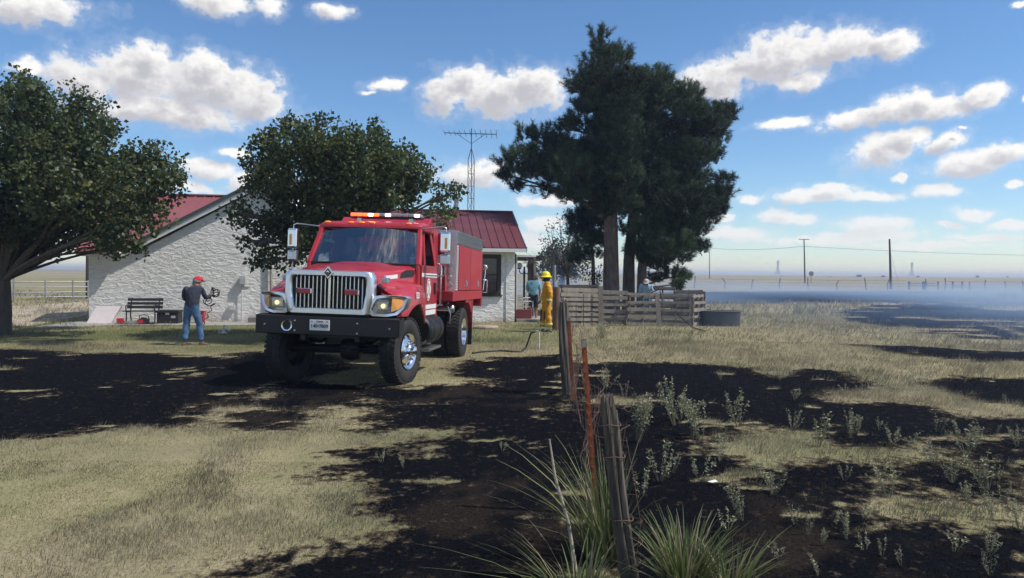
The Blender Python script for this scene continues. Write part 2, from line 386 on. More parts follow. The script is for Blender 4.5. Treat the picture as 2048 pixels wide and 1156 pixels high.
def burn_at(X, Y):
    s = np.full(X.shape, -9.0)
    for P in BURN: s = np.maximum(s, sdist(P, X, Y))
    for P in ISLE: s = np.minimum(s, -sdist(P, X, Y))
    w = sst(Y, 13, 26)
    near = .9*fbm(X*.9, Y*1.0, 5) + .7*fbm(X*2.6+9, Y*3.6+4, 4) + .5*fbm(X*8+3, Y*9+1, 3)
    far = 1.8*fbm(X*.35, Y*.5, 5) + 1.2*fbm(X*1.1+9, Y*1.6+4, 4)
    s = s + near*(1-w) + far*w + .22 + .25*sst(sdist(BURN[3], X, Y), 0, .5)
    # streaks that escaped the fire
    s = s - (1.2*sst(fbm(X*1.5+50, Y*3.4+20, 4), .17, .30)*(1-w) + 3.2*sst(fbm(X*.30+50, Y*.95+20, 4), .07, .2)*w)*sst(2.4 - s, 0, 1.6)
    b = sst(s, -.42, .40)
    w = np.full(X.shape, -9.0)
    for P in BROWN: w = np.maximum(w, sdist(P, X, Y))
    br = sst(w + .9*fbm(X*1.4+40, Y*1.1, 4), -.2, .3)
    patch = sst(fbm(X*1.9+80, Y*1.3+10, 4) + .02, -.02, .09)
    return b, .62*br*patch*b
STRAW = [gpoly(p) for p in ([(500,1060),(600,960),(680,935),(760,965),(800,1030),(720,1085),(560,1110)], [(620,868),(760,858),(930,858),(900,885),(800,908),(680,905)], [(560,1000),(300,1156),(560,1156),(640,1090)], [(1400,890),(1540,880),(1730,925),(1600,930),(1450,918)], [(1690,992),(1800,985),(2048,1030),(2048,1080),(1850,1045)])]
def straw_at(X, Y):
    w = np.full(X.shape, -9.0)
    for P in STRAW: w = np.maximum(w, sdist(P, X, Y))
    return sst(w + .8*fbm(X*1.6+3, Y*1.2+8, 3), -.1, .45)*.8
def green_at(X, Y):
    g = sst(Y, 15.5, 20) * sst(-X + .07*Y, -.8, .8) * sst(27.5 - Y, -.5, 1.5)
    return np.clip(g*(.45 + 1.4*fbm(X*.25+5, Y*.5, 3)) + .30 + 1.3*fbm(X*.5+3, Y*.35, 4), 0, 1)

def axis(br):
    out = []
    for a, b, s in br: out.append(np.arange(a, b - 1e-6, s))
    return np.concatenate(out + [[br[-1][1]]])
xs = axis([(-6000,-1000,1000),(-1000,-200,100),(-200,-60,10),(-60,-20,1.2),(-20,-7,.25),(-7,9,.1),(9,24,.25),(24,70,1.0),(70,200,10),(200,1000,100),(1000,6000,1000)])
ys = axis([(-400,-40,40),(-40,-4,3),(-4,3,.5),(3,13,.1),(13,22,.2),(22,40,.4),(40,110,1.2),(110,300,10),(300,1000,70),(1000,8000,700)])
GX, GY = np.meshgrid(xs, ys)
GZ = .03*fbm(GX*.5, GY*.5, 4)*np.clip((9-np.hypot(GX,GY)*.18), 0, 1) + np.where(GY > 220, .0022*np.clip(GY-220, 0, 900), 0)*.55
bb, brn = burn_at(GX, GY); gg = green_at(GX, GY)
nx, ny = len(xs), len(ys); idx = np.arange(nx*ny).reshape(ny, nx)
quads = np.stack([idx[:-1,:-1], idx[:-1,1:], idx[1:,1:], idx[1:,:-1]], -1).reshape(-1)
colr = np.stack([bb, brn, gg, np.ones_like(bb)], -1).reshape(-1, 4)
def ground_mat():
    ma, nt, b, o = new_mat('ground_soil_and_ash'); N, L = nt.nodes, nt.links
    at_ = N.new('ShaderNodeAttribute'); at_.attribute_name = 'tone'; sp = N.new('ShaderNodeSeparateColor'); L.new(at_.outputs['Color'], sp.inputs[0])
    tc = N.new('ShaderNodeTexCoord')
    def noise(sc, det, st=(1,1,1), ro=.6):
        mp = N.new('ShaderNodeMapping'); mp.inputs['Scale'].default_value = st; L.new(tc.outputs['Object'], mp.inputs[0])
        n = N.new('ShaderNodeTexNoise'); n.inputs['Scale'].default_value = sc; n.inputs['Detail'].default_value = det; n.inputs['Roughness'].default_value = ro; L.new(mp.outputs[0], n.inputs['Vector']); return n.outputs[0]
    def rng(x, a, b_, c=0, d=1):
        n = N.new('ShaderNodeMapRange'); n.inputs[1].default_value = a; n.inputs[2].default_value = b_; n.inputs[3].default_value = c; n.inputs[4].default_value = d; L.new(x, n.inputs[0]); return n.outputs[0]
    def mix(f, a, c):
        n = N.new('ShaderNodeMix'); n.data_type = 'RGBA'; L.new(f, n.inputs[0])
        for s, q in ((6, a), (7, c)):
            if isinstance(q, tuple): n.inputs[s].default_value = c4(q)
            else: L.new(q, n.inputs[s])
        return n.outputs[2]
    fine = noise(38, 7); mid = noise(2.2, 6, (1, .55, 1)); big = noise(.25, 4)
    straw = mix(rng(fine, .35, .65), (.23,.195,.115), (.38,.33,.20))
    straw = mix(rng(mid, .38, .66), straw, (.24,.225,.12))
    straw = mix(rng(big, .42, .62, 0, .5), straw, (.20,.165,.125))
    grn = mix(rng(fine, .35, .65), (.055,.072,.028), (.13,.15,.06))
    base = mix(rng(sp.outputs[2], .25, .95, 0, .85), straw, grn)
    black = mix(rng(fine, .4, .7), (.0022,.0026,.0042), (.0075,.0080,.0105))
    brown = mix(rng(fine, .35, .65), (.012,.010,.009), (.042,.031,.022))
    # ragged burn edge: the mask is cut by fine noise
    e = N.new('ShaderNodeMath'); e.operation = 'ADD'; L.new(sp.outputs[0], e.inputs[0])
    L.new(rng(noise(11, 8, (1,.8,1), .72), .3, .7, -.55, .55), e.inputs[1])
    burnt = mix(sp.outputs[1], black, brown)
    fin = mix(rng(e.outputs[0], .18, .55), base, mix(rng(fine, .35, .65), (.045,.034,.024), (.12,.092,.06))); fin = mix(rng(e.outputs[0], .42, .80), fin, burnt)
    L.new(fin, b.inputs['Base Color']); b.inputs['Roughness'].default_value = .95; b.inputs['Specular IOR Level'].default_value = .03
    bp = N.new('ShaderNodeBump'); bp.inputs['Strength'].default_value = .7; bp.inputs['Distance'].default_value = .03; L.new(noise(25, 8), bp.inputs['Height']); L.new(bp.outputs[0], b.inputs['Normal'])
    return ma
ground = fast_mesh('ground', np.stack([GX, GY, GZ], -1).reshape(-1, 3), quads, np.full((nx-1)*(ny-1), 4), ground_mat(), col=colr, smooth=True)
tag(ground, kind='structure')

# short dry grass, and the charred stubble left by the fire
CLEAR = []      # boxes where nothing grows: (x0, x1, y0, y1)
def grass():
    allV = []; allF = []; allS = []; allC = []; nv = 0
    def zone(y0, y1, dens, ln, wd, seg):
        nonlocal nv
        wmax = .74*y1 + 4.0; n = int(dens*(y1-y0)*2*wmax)
        X = NR.uniform(-wmax, wmax, n); Y = NR.uniform(y0, y1, n)
        clump = fbm(X*3.1+7, Y*3.1, 3)
        keep = (np.abs(X) < .74*Y + 4.0) & (NR.random(n) < .62 + 1.6*clump)
        X, Y = X[keep], Y[keep]
        b, br = burn_at(X, Y)
        kp = NR.random(len(X)) > b*(.86 - .40*br)
        X, Y, b, br = X[kp], Y[kp], b[kp], br[kp]
        for (x0, x1, ya, yb) in CLEAR:
            q = ~((X > x0) & (X < x1) & (Y > ya) & (Y < yb)); X, Y, b, br = X[q], Y[q], b[q], br[q]
        n = len(X); g = green_at(X, Y)
        tall = np.maximum(sst(fbm(X*.7+21, Y*.45+2, 3), .02, .16), straw_at(X, Y))          # patches of longer bleached grass
        past = sst(X - .7 - .03*Y, 0, .4)
        l = ln*(.5 + NR.random(n)*.8)*(.8 + 1.2*tall + .7*past)*(1 - .55*b)
        w = wd*(.6 + .7*NR.random(n))
        an = NR.uniform(0, 2*math.pi, n); lean = (.25 + .9*NR.random(n))*l; la = NR.normal(-.6, 1.3, n)
        dx, dy = np.cos(la)*lean, np.sin(la)*lean; wx, wy = np.cos(an)*w/2, np.sin(an)*w/2
        z0 = np.full(n, -.015)
        B0 = np.stack([X-wx, Y-wy, z0], -1); B1 = np.stack([X+wx, Y+wy, z0], -1)
        T = np.stack([X+dx, Y+dy, l], -1)
        u = NR.random(n); gr = np.clip(g*1.1 + NR.normal(0, .22, n) - .45*tall, 0, 1)[:, None]
        straw = np.stack([.33+.17*u, .295+.155*u, .195+.11*u], -1); green = np.stack([.15+.07*u, .16+.07*u, .085+.04*u], -1)
        grey = np.stack([.22+.08*u, .19+.07*u, .15+.06*u], -1)
        lawn = (1-past)[:, None]*(1-tall)[:, None]*.68; ylw = np.stack([.37+.14*u, .35+.13*u, .165+.07*u], -1); c = straw*(1-gr) + green*gr; c = c*(1-lawn) + ylw*lawn
        dead = sst(fbm(X*.45+61, Y*.4+17, 3), .0, .15)[:, None]*.5; c = c*(1-dead) + grey*dead
        char = np.stack([.0045+.007*u, .0045+.006*u, .0055+.0065*u], -1)*(1 + 5*br[:, None]*np.array([1.15, .95, .78]))
        c = c*(1-b[:, None]) + char*b[:, None]
        c = c*(1 + .9*fbm(X*1.1+33, Y*.9+12, 4)[:, None])*(.75 + .5*NR.random((n,1)))
        cc = np.concatenate([c, np.ones((n,1))], -1)
        if seg == 2:
            mx, my = X + dx*.35, Y + dy*.35; zm = l*.62
            M0 = np.stack([mx-wx*.8, my-wy*.8, zm], -1); M1 = np.stack([mx+wx*.8, my+wy*.8, zm], -1)
            V = np.stack([B0, B1, M1, M0, T], 1).reshape(-1, 3); i = nv + 5*np.arange(n)[:, None]
            F = np.concatenate([i+0, i+1, i+2, i+3, i+3, i+2, i+4], 1).reshape(-1); S = np.tile([4, 3], n); C = np.repeat(cc*[.8,.8,.8,1], 5, 0); nv += 5*n
        else:
            V = np.stack([B0, B1, T], 1).reshape(-1, 3); i = nv + 3*np.arange(n)[:, None]
            F = np.concatenate([i, i+1, i+2], 1).reshape(-1); S = np.full(n, 3); C = np.repeat(cc, 3, 0); nv += 3*n
        allV.append(V); allF.append(F); allS.append(S); allC.append(C)
    zone(2.2, 7, 7000, .024, .0034, 2)
    zone(7, 12, 3400, .033, .005, 1)
    zone(12, 20, 900, .05, .009, 1)
    zone(20, 34, 150, .085, .018, 1)
    zone(34, 60, 22, .13, .05, 1)
    gm = mat('grass_blades', (1,1,1), rough=.75, var=.25, vs=9, attr='tone', trans=.30, spec=.05)
    o = fast_mesh('grass', np.concatenate(allV), np.concatenate(allF), np.concatenate(allS), gm, col=np.concatenate(allC))
    tag(o, 'short dry grass with charred black stubble covering the yard', 'grass', kind='stuff')

# ------------------------------------------------------------------ house
stucco_ma, nt, b_, o_ = new_mat('white_stucco')
def stucco():
    N, L = nt.nodes, nt.links; tc = N.new('ShaderNodeTexCoord')
    def noise(sc, det, st, ro=.6):
        mp = N.new('ShaderNodeMapping'); mp.inputs['Scale'].default_value = st; L.new(tc.outputs['Object'], mp.inputs[0])
        n = N.new('ShaderNodeTexNoise'); n.inputs['Scale'].default_value = sc; n.inputs['Detail'].default_value = det; n.inputs['Roughness'].default_value = ro; n.inputs['Distortion'].default_value = .6; L.new(mp.outputs[0], n.inputs['Vector']); return n.outputs[0]
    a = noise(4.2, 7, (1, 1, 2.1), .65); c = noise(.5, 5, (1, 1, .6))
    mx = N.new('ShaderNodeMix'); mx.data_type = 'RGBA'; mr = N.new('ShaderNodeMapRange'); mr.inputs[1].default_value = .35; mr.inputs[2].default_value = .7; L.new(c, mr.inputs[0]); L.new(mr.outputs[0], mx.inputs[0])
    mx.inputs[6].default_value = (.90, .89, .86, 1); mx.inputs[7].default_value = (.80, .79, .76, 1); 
    # relief shade painted in hollows, and splashed mud at the foot of the wall
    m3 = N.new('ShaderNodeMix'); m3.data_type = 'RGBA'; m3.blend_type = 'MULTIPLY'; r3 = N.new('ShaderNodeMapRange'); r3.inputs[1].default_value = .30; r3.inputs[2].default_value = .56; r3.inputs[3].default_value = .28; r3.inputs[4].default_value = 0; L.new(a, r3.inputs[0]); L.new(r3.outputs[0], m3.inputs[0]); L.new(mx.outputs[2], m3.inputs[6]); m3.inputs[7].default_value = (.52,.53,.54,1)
    sx = N.new('ShaderNodeSeparateXYZ'); L.new(tc.outputs['Object'], sx.inputs[0]); ad = N.new('ShaderNodeMath'); ad.operation = 'MULTIPLY_ADD'; L.new(c, ad.inputs[0]); ad.inputs[1].default_value = -1.1; L.new(sx.outputs[2], ad.inputs[2])
    r4 = N.new('ShaderNodeMapRange'); r4.inputs[1].default_value = -.55; r4.inputs[2].default_value = -.25; r4.inputs[3].default_value = .6; r4.inputs[4].default_value = 0; L.new(ad.outputs[0], r4.inputs[0])
    m4 = N.new('ShaderNodeMix'); m4.data_type = 'RGBA'; L.new(r4.outputs[0], m4.inputs[0]); L.new(m3.outputs[2], m4.inputs[6]); m4.inputs[7].default_value = (.40,.34,.27,1); L.new(m4.outputs[2], b_.inputs['Base Color'])
    b_.inputs['Roughness'].default_value = .9; b_.inputs['Specular IOR Level'].default_value = .2
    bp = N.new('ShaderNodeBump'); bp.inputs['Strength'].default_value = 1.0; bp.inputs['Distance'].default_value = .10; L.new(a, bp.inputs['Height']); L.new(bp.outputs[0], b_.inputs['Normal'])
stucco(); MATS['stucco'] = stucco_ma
M_white = mat('white_trim_paint', (.72,.72,.70), .55, var=.08, vs=3)
M_roof = mat('faded_red_metal_roof', (.20,.052,.060), .5, col2=(.27,.095,.10), vs=1.3)
M_roof2 = mat('maroon_pine_shaded_roof', (.10,.022,.028), .45, col2=(.155,.045,.05), vs=1.2)  # wing roof: red darkened to maroon, the pine's shade painted into the colour
M_greentrim = mat('dark_grey_green_trim', (.07,.09,.085), .5)
M_brown = mat('dark_brown_wood_trim', (.045,.030,.022), .7, vs=9, stretch=(1,1,.2), bump=.3)
M_conc = mat('worn_concrete', (.27,.26,.24), .9, vs=4, var=.22, bump=.3, bs=60)
M_dark = mat('dark_interior', (.012,.013,.016), .6)
M_steel = mat('galvanized_steel', (.42,.43,.44), .45, metal=.8, vs=7)
M_pane = mat('window_pane_dark', (.010,.013,.022), .06, spec=.7)
HA, HB = G(178, 645), G(1027, 644); HA.z = HB.z = 0
hdir = (HB - HA).normalized(); HL = (HB - HA).length; hrz = math.atan2(hdir.y, hdir.x)
house = empty('house', (HA.x, HA.y, 0), hrz)
tag(house, 'white stucco farmhouse with red metal roof and front gable', 'house')
hback = Vector((-hdir.y, hdir.x, 0))
def hx(px, back=0.0):      # local x along the house front under a picture column
    d = ray(px, 560); o = HA + hback*back - CAM
    t = (o.x*hdir.y - o.y*hdir.x) / (d.x*hdir.y - d.y*hdir.x)
    return (CAM + d*t - HA).dot(hdir)
XG = hx(503); EAVE, RIDGE, RUN, GW = 2.5, 4.72, 4.1, 4.05
XM1 = XG + GW - .1
# walls
w = MB(); w.prism([(0,0),(XM1,0),(XM1,EAVE),(XM1-.01,EAVE),(0,EAVE)], 0.0, 8.2, 'Y')
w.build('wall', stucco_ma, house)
w = MB(); w.prism([(XG-GW+.55,0.01),(XG+GW-.55,0.01),(XG+GW-.55,EAVE+.02),(XG,RIDGE-.24),(XG-GW+.55,EAVE+.02)], -.004, 4.0, 'Y')
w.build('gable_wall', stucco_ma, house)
w = MB(); WX0 = XM1 - .05
wl = hx(938); wr = hx(1001); wz0, wz1 = 1.0, 2.44
w.box((WX0,0,0),(wl,.22,2.66)); w.box((wr,0,0),(HL,.22,2.66)); w.box((wl,0,0),(wr,.22,wz0)); w.box((wl,0,wz1),(wr,.22,2.66))
w.box((HL-.22,.22,0),(HL,6.2,2.66)); w.box((WX0,6.0,0),(HL-.22,6.2,2.66))
w.add([(HL-.03,.1,2.66),(HL-.03,6.1,2.66),(HL-.03,3.1,4.0)],[(0,1,2)])
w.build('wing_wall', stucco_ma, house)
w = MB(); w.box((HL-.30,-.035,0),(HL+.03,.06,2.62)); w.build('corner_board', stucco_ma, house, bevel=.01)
w = MB(); w.box((HL+.035,.03,.05),(HL+.09,.62,2.5)); w.build('door_trim', M_brown, house)
w = MB(); w.box((WX0,-.03,2.50),(HL-.31,.01,2.64)); w.build('frieze_board', M_white, house)
# window in the wing
win = MB(); fw = .13
for a, b2 in (((wl-.02,-.03,wz0-.02),(wr+.02,.1,wz0+fw)),((wl-.02,-.03,wz1-fw),(wr+.02,.1,wz1+.02)),((wl-.02,-.028,wz0+fw),(wl+fw,.1,wz1-fw)),((wr-fw,-.028,wz0+fw),(wr+.02,.1,wz1-fw))): win.box(a, b2)
win_o = win.build('window', M_brown, house, bevel=.008)
MB().box((wl+fw-.005,.05,wz0+fw-.005),(wr-fw+.005,.07,wz1-fw+.005)).build('pane', M_pane, win_o)
MB().box((wl+fw-.005,.03,(wz0+wz1)/2-.025),(wr-fw+.005,.05,(wz0+wz1)/2+.025)).build('meeting_rail', M_brown, win_o)
MB().box((wl-.06,-.07,wz0-.07),(wr+.06,.0,wz0-.022)).build('sill', M_brown, win_o)
# roof panels: pan with a raised rib on one edge, running up the slope
def panel_mesh(width, run, rise, y0, zoff):
    mb = MB(); t = .02
    s = math.hypot(run, rise); ny_, nz_ = -rise/s, run/s
    def P(x, d, h): return (x, y0 + run*d/s + ny_*h, zoff + rise*d/s + nz_*h)
    mb.add([P(0,0,0),P(width,0,0),P(width,s,0),P(0,s,0),P(0,0,t),P(width,0,t),P(width,s,t),P(0,s,t)],[(0,3,2,1),(4,5,6,7),(0,1,5,4),(1,2,6,5),(2,3,7,6),(3,0,4,7)])
    r = .028
    mb.add([P(-r,-.004,t),P(r,-.004,t),P(r*.6,-.004,t+.032),P(-r*.6,-.004,t+.032),P(-r,s,t),P(r,s,t),P(r*.6,s,t+.032),P(-r*.6,s,t+.032)],[(0,1,2,3),(4,7,6,5),(0,4,5,1),(1,5,6,2),(2,6,7,3),(3,7,4,0)])
    return mb
def panels(x0, x1, wd, run, rise, y0, z0, material, parent):
    n = max(1, round((x1-x0)/wd)); wd = (x1-x0)/n
    first = panel_mesh(wd-.004, run, rise, y0, z0).build('roof_panel', material, parent); first.location = (x0, 0, 0)
    for k in range(1, n):
        c = first.copy(); COL.objects.link(c); c.parent = parent; c.location = (x0 + k*wd, 0, 0)
rm = MB()
PIT = (RIDGE-EAVE)/RUN
# decking under the panels, main block
rm.prism([(-.32,EAVE-.32*PIT-.02),(RUN,RIDGE-.02),(8.5,EAVE-.3*PIT-.02),(8.5,EAVE-.3*PIT-.10),(RUN,RIDGE-.12),(-.32,EAVE-.32*PIT-.10)], -.28, XG-GW-.14, 'X')
rm.prism([(.25,EAVE+.25*PIT-.02),(RUN,RIDGE-.02),(8.5,EAVE-.3*PIT-.02),(8.5,EAVE-.3*PIT-.10),(RUN,RIDGE-.12),(.25,EAVE+.25*PIT-.10)], XG-GW-.13, XM1+.2, 'X')
roof = rm.build('roof', M_white, house)
panels(-.32, XG-GW-.16, .34, RUN+.36, (RUN+.36)*PIT, -.36, EAVE-.36*PIT, M_roof, roof)
for k in range(11):      # panels shortened by the valley against the front gable
    xa = XG - GW - .16 + .34*k; ys_ = min(RUN-.2, max(.0, (xa + .10 - (XG-GW))*RUN/GW))
    pn_ = panel_mesh(.336, RUN-ys_, (RUN-ys_)*PIT, ys_, EAVE+ys_*PIT).build('roof_panel', M_roof, roof); pn_.location = (xa, 0, 0)
MB().beam((-.34,RUN,RIDGE+.03),(XM1+.2,RUN,RIDGE+.03),.3,.06).build('ridge_cap', M_roof, roof)
MB().box((-.29,RUN+.14,EAVE-.02),(XM1+.21,8.62,EAVE)).build('rear_soffit', M_white, roof)
bp_ = MB(); bp_.add([(-.3,RUN,RIDGE+.02),(XM1+.2,RUN,RIDGE+.02),(XM1+.2,8.6,EAVE-.3),(-.3,8.6,EAVE-.3)],[(0,1,2,3)]); bp_.build('rear_slope', M_roof, roof)
# cross gable roof: two slopes running back into the main roof
gp = (RIDGE-EAVE)/GW
g2 = MB(); OV = -.13
for sgn in (-1, 1):
    xo = XG + sgn*(GW+.15); zo = EAVE - .15*gp
    vs_ = [(XG,OV,RIDGE+.03),(xo,OV,zo+.03),(xo,.35,zo+.03),(XG,RUN,RIDGE+.03)]
    g2.add(vs_ + [(x, y, z-.05) for x, y, z in vs_], [(0,1,2,3),(4,7,6,5),(0,4,5,1),(1,5,6,2),(2,6,7,3),(3,7,4,0)])
groof = g2.build('gable_roof', M_roof, house)
for sgn in (-1, 1):
    e0 = Vector((XG, OV-.02, RIDGE-.03)); e1 = Vector((XG + sgn*(GW+.18), OV-.02, EAVE-.18*gp-.03))
    MB().beam(e0 + Vector((0,0,.06)), e1 + Vector((0,0,.06)), .07, .11, up=(0,0,1)).build('rake_trim', M_greentrim, groof)
    MB().beam(e0 + Vector((0,.02,-.08)), e1 + Vector((0,.02,-.08)), .04, .17).build('rake_board', M_white, groof)
    MB().beam(e0 + Vector((0,.075,-.125)), e1 + Vector((0,.075,-.125)), .09, .02).build('soffit', M_white, groof)
# wing roof
WR, WE, WRUN = 4.25, 2.70, 3.1; wp = (WR-WE)/(WRUN+.42)
wrf = MB(); wrf.prism([(-.42,WE-.03),(WRUN,WR-.03),(6.6,WE-.03),(6.6,WE-.12),(WRUN,WR-.12),(-.42,WE-.12)], WX0+.3, HL+.30, 'X')
wro = wrf.build('wing_roof', M_brown, house)
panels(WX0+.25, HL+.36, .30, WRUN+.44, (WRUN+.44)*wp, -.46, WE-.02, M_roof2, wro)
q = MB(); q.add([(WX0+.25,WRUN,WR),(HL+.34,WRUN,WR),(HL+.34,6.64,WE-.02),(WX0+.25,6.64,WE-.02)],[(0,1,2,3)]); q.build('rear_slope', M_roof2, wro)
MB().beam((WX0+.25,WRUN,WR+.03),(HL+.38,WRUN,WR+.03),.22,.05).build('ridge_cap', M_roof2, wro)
MB().box((WX0+.25,-.50,WE-.16),(HL+.36,-.44,WE-.035)).build('fascia', M_white, wro)
MB().box((WX0+.25,-.44,WE-.135),(HL+.33,.02,WE-.122)).build('soffit', M_white, wro)
bl = MB()
bl.beam((HL+.385,-.47,WE-.07),(HL+.385,WRUN,WR-.05),.03,.2); bl.build('barge_board', mat('pale_blue_grey_trim',(.40,.46,.52),.5), wro)
MB().beam((HL+.385,6.6,WE-.07),(HL+.385,WRUN,WR-.05),.03,.2).build('barge_board', M_brown, wro)
# pipe flue and electric service on the walls
fx = hx(912, 3.4); fl = MB(); fl.tube([(fx,3.6,3.6),(fx,3.6,4.72)], .09, 12); fl.tube([(fx,3.6,4.72),(fx,3.6,4.86)], .13, 12); fl.build('flue_pipe', M_steel, house, smooth=40)
ex = hx(486); sv = MB(); sv.box((ex-.09,-.16,1.32),(ex+.12,-.022,1.62)); sv.build('meter_box', mat('grey_enamel',(.5,.5,.5),.5), house, bevel=.012)
MB().tube([(ex-.03,-.08,1.34),(ex-.03,-.08,.02)], .022, 8).build('conduit', mat('grey_enamel',(.5,.5,.5),.5), house, smooth=40)
MB().tube([(ex+.06,-.08,1.5),(ex+.36,-.07,1.46)], .014, 8).build('conduit', mat('grey_enamel',(.5,.5,.5),.5), house, smooth=40)
e2 = hx(465); MB().box((e2-.12,-.09,.42),(e2+.1,-.022,.6)).build('outlet_box', mat('grey_enamel',(.5,.5,.5),.5), house, bevel=.01)
dsx = hx(543); MB().tube([(dsx,-.09,.06),(dsx,-.09,2.3),(dsx,.0,2.44)], .045, 8).build('downpipe', mat('tan_downpipe',(.25,.22,.18),.5), house, smooth=40)

# concrete apron at the foot of the wall, and the farm track that runs off to the left
def sheet(name, pts, material, z, kind='structure'):
    mb = MB(); mb.prism(pts, -.05, z, 'Z'); return tag(mb.build(name, material), kind=kind)
P2 = lambda x, y: (G(x, y).x, G(x, y).y)
sheet('concrete_path', [P2(60,657),P2(240,651),P2(420,652),P2(520,651),P2(520,643),P2(420,643),P2(180,642),P2(100,650)], M_conc, .022)
M_dirt = mat('pale_packed_dirt', (.36,.30,.23), .95, vs=1.4, var=.25, bump=.4, bs=18)
sheet('dirt_track', [P2(-260,660),P2(60,652),P2(176,630),P2(176,603),P2(60,612),P2(-260,622)], M_dirt, .012)
pb = G(1029, 641); pd = HB
por = MB(); c0 = HB + hdir*.08
def hw(x, y): q = HA + hdir*x + hback*y; return (q.x, q.y)
sheet('porch_slab', [hw(HL+.1,-.1),hw(HL+1.7,-.2),hw(HL+1.9,4.2),hw(HL+.1,4.2)], M_conc, .10)
CLEAR += [(-14.2,-8.6,24.2,25.8), (HB.x-.2, HB.x+2.0, 27.0, 31)]
grass()

# ------------------------------------------------------------------ far plain: poles, fences, pylons
M_pole = mat('weathered_pole_wood', (.085,.068,.055), .9, vs=8, stretch=(1,1,.15), bump=.4)
M_wire = mat('dull_wire', (.05,.05,.055), .6)
M_rust = mat('rusty_steel', (.36,.095,.030), .85, col2=(.17,.05,.025), vs=14, bump=.3)
M_greyw = mat('grey_weathered_wood', (.17,.145,.12), .9, col2=(.30,.265,.225), vs=7, stretch=(1,1,.25), bump=.5, bs=40)
def upole(px, py0, py1, label, group, r=.14, arms=0, Y=None, stub=False):
    b = G(px[1], py1); H = at(px[0], py0, b.y).z; t = at(px[0], py0, b.y)
    e = empty('utility_pole', (b.x, b.y, 0)); d = t - b
    MB().tube([(0,0,-.3),(d.x*.5,0,H*.5),(d.x,0,H)], [r*1.15, r, r*.75], 10).build('shaft', M_pole, e, smooth=50)
    for k in range(arms):
        z = H - (.1 if arms == 1 else 3.4 + .0*k)
        a = MB(); a.box((d.x-1.15,-.06,z-.06),(d.x+1.15,.06,z+.06)); ca = a.build('crossarm', M_pole, e)
        for s in (-1, -.55, .55, 1): MB().lathe([(.03,0),(.06,.05),(.04,.12),(.07,.16),(.03,.22)], 8, (d.x+s*1.05,0,z+.06), 'Z').build('insulator', M_steel, ca, smooth=50)
    tag(e, label, 'pole', group); return Vector((t.x, t.y, t.z))
t1 = upole((1608,1610), 478, 567, 'tall utility pole with a short crossarm in the smoky field', 'poles across the far field', arms=1, r=.15)
t2 = upole((1779,1782), 478, 578, 'bare leaning brown pole without a crossarm in the field', 'poles across the far field', r=.15)
t3 = upole((1419,1419), 503, 558, 'small distant pole beside the dark pine branches', 'poles across the far field', r=.16)
t0 = upole((178,178), 372, 597, 'thick grey utility pole standing behind the gable end by the dirt track', 'poles across the far field', r=.17)
def wire(pts, sag, label, r=.018):
    mb = MB()
    for a, b in zip(pts[:-1], pts[1:]):
        mb.tube([a.lerp(b, k/12) - Vector((0,0,sag*4*(k/12)*(1-k/12))) for k in range(13)], r, 5)
    return tag(mb.build('power_line', M_wire), label, 'wire')
far_r = at(2250, 512, 190); wz = t1 - Vector((0,0,1.6))
wire([at(1300,494,230), at(1419,496,225) , wz, Vector((far_r.x, far_r.y, far_r.z))], .6, 'thin power line strung across the far field at pole height', .035)
wire([t0, at(498, 389, 34)], .25, 'power line dropping from the thick grey pole to the house roof', .014)
MB_ = MB(); MB_.tube([t2 - Vector((0,0,1.2)), G(1812, 556.8, 0) if False else Vector((t2.x+2.6, t2.y+2, 0))], .012, 5)
tag(MB_.build('guy_wire', M_wire), 'thin guy wire slanting down from the bare brown pole', 'wire')
M_hazesteel = mat('pylon_steel', (.16,.17,.19), .6, metal=.3)
def pylon(px, ptop, pbase, Y, label):
    t = at(px, ptop, Y); b = at(px, pbase, Y); H = t.z; e = MB(); wd = H*.13
    zb = b.z
    def lv(z): return wd*(1 - .85*min(1, (z-zb)/(H*.62 - zb))) if z < H*.62 else wd*.15
    zsq = [zb + (H-zb)*k/7 for k in range(8)]
    for sx in (-1, 1):
        for sy in (-1, 1):
            e.tube([(sx*lv(z), sy*lv(z), z) for z in zsq], .28, 4)
    for a, c in zip(zsq[:-1], zsq[1:]):
        for sy in (-1, 1):
            e.tube([(-lv(a), sy*lv(a), a), (lv(c), sy*lv(c), c)], .18, 4); e.tube([(lv(a), sy*lv(a), a), (-lv(c), sy*lv(c), c)], .18, 4)
    for k in (.70, .82, .94):
        e.tube([(-wd*.9, 0, zb+(H-zb)*k), (0, 0, zb+(H-zb)*(k+.03)), (wd*.9, 0, zb+(H-zb)*k)], .3, 4)
    o = e.build('pylon', M_hazesteel); o.location = (t.x, t.y, 0); tag(o, label, 'pylon', 'pylons on the horizon')
pylon(1556, 521, 549, 1250, 'faint lattice pylon on the horizon close to the crossarm pole')
pylon(1824, 525, 552, 1250, 'faint lattice pylon on the horizon to the side of the bare brown pole')
sg = G(1622, 566); e = empty('road_sign', (sg.x, sg.y, 0))
MB().box((-.05,-.03,-.1),(.05,.03,2.7)).build('post', M_pole, e)
sh = 1.0; MB().prism([(math.cos(math.pi/8+k*math.pi/4)*.62, 2.2+math.sin(math.pi/8+k*math.pi/4)*.62) for k in range(8)], -.06, -.034, 'Y').build('sign_panel', mat('back_of_sign_grey',(.22,.23,.25),.6), e)
tag(e, 'small octagonal grey sign on a post beyond the smoke', 'sign')
rp = random.Random(5)
fl_pts = []
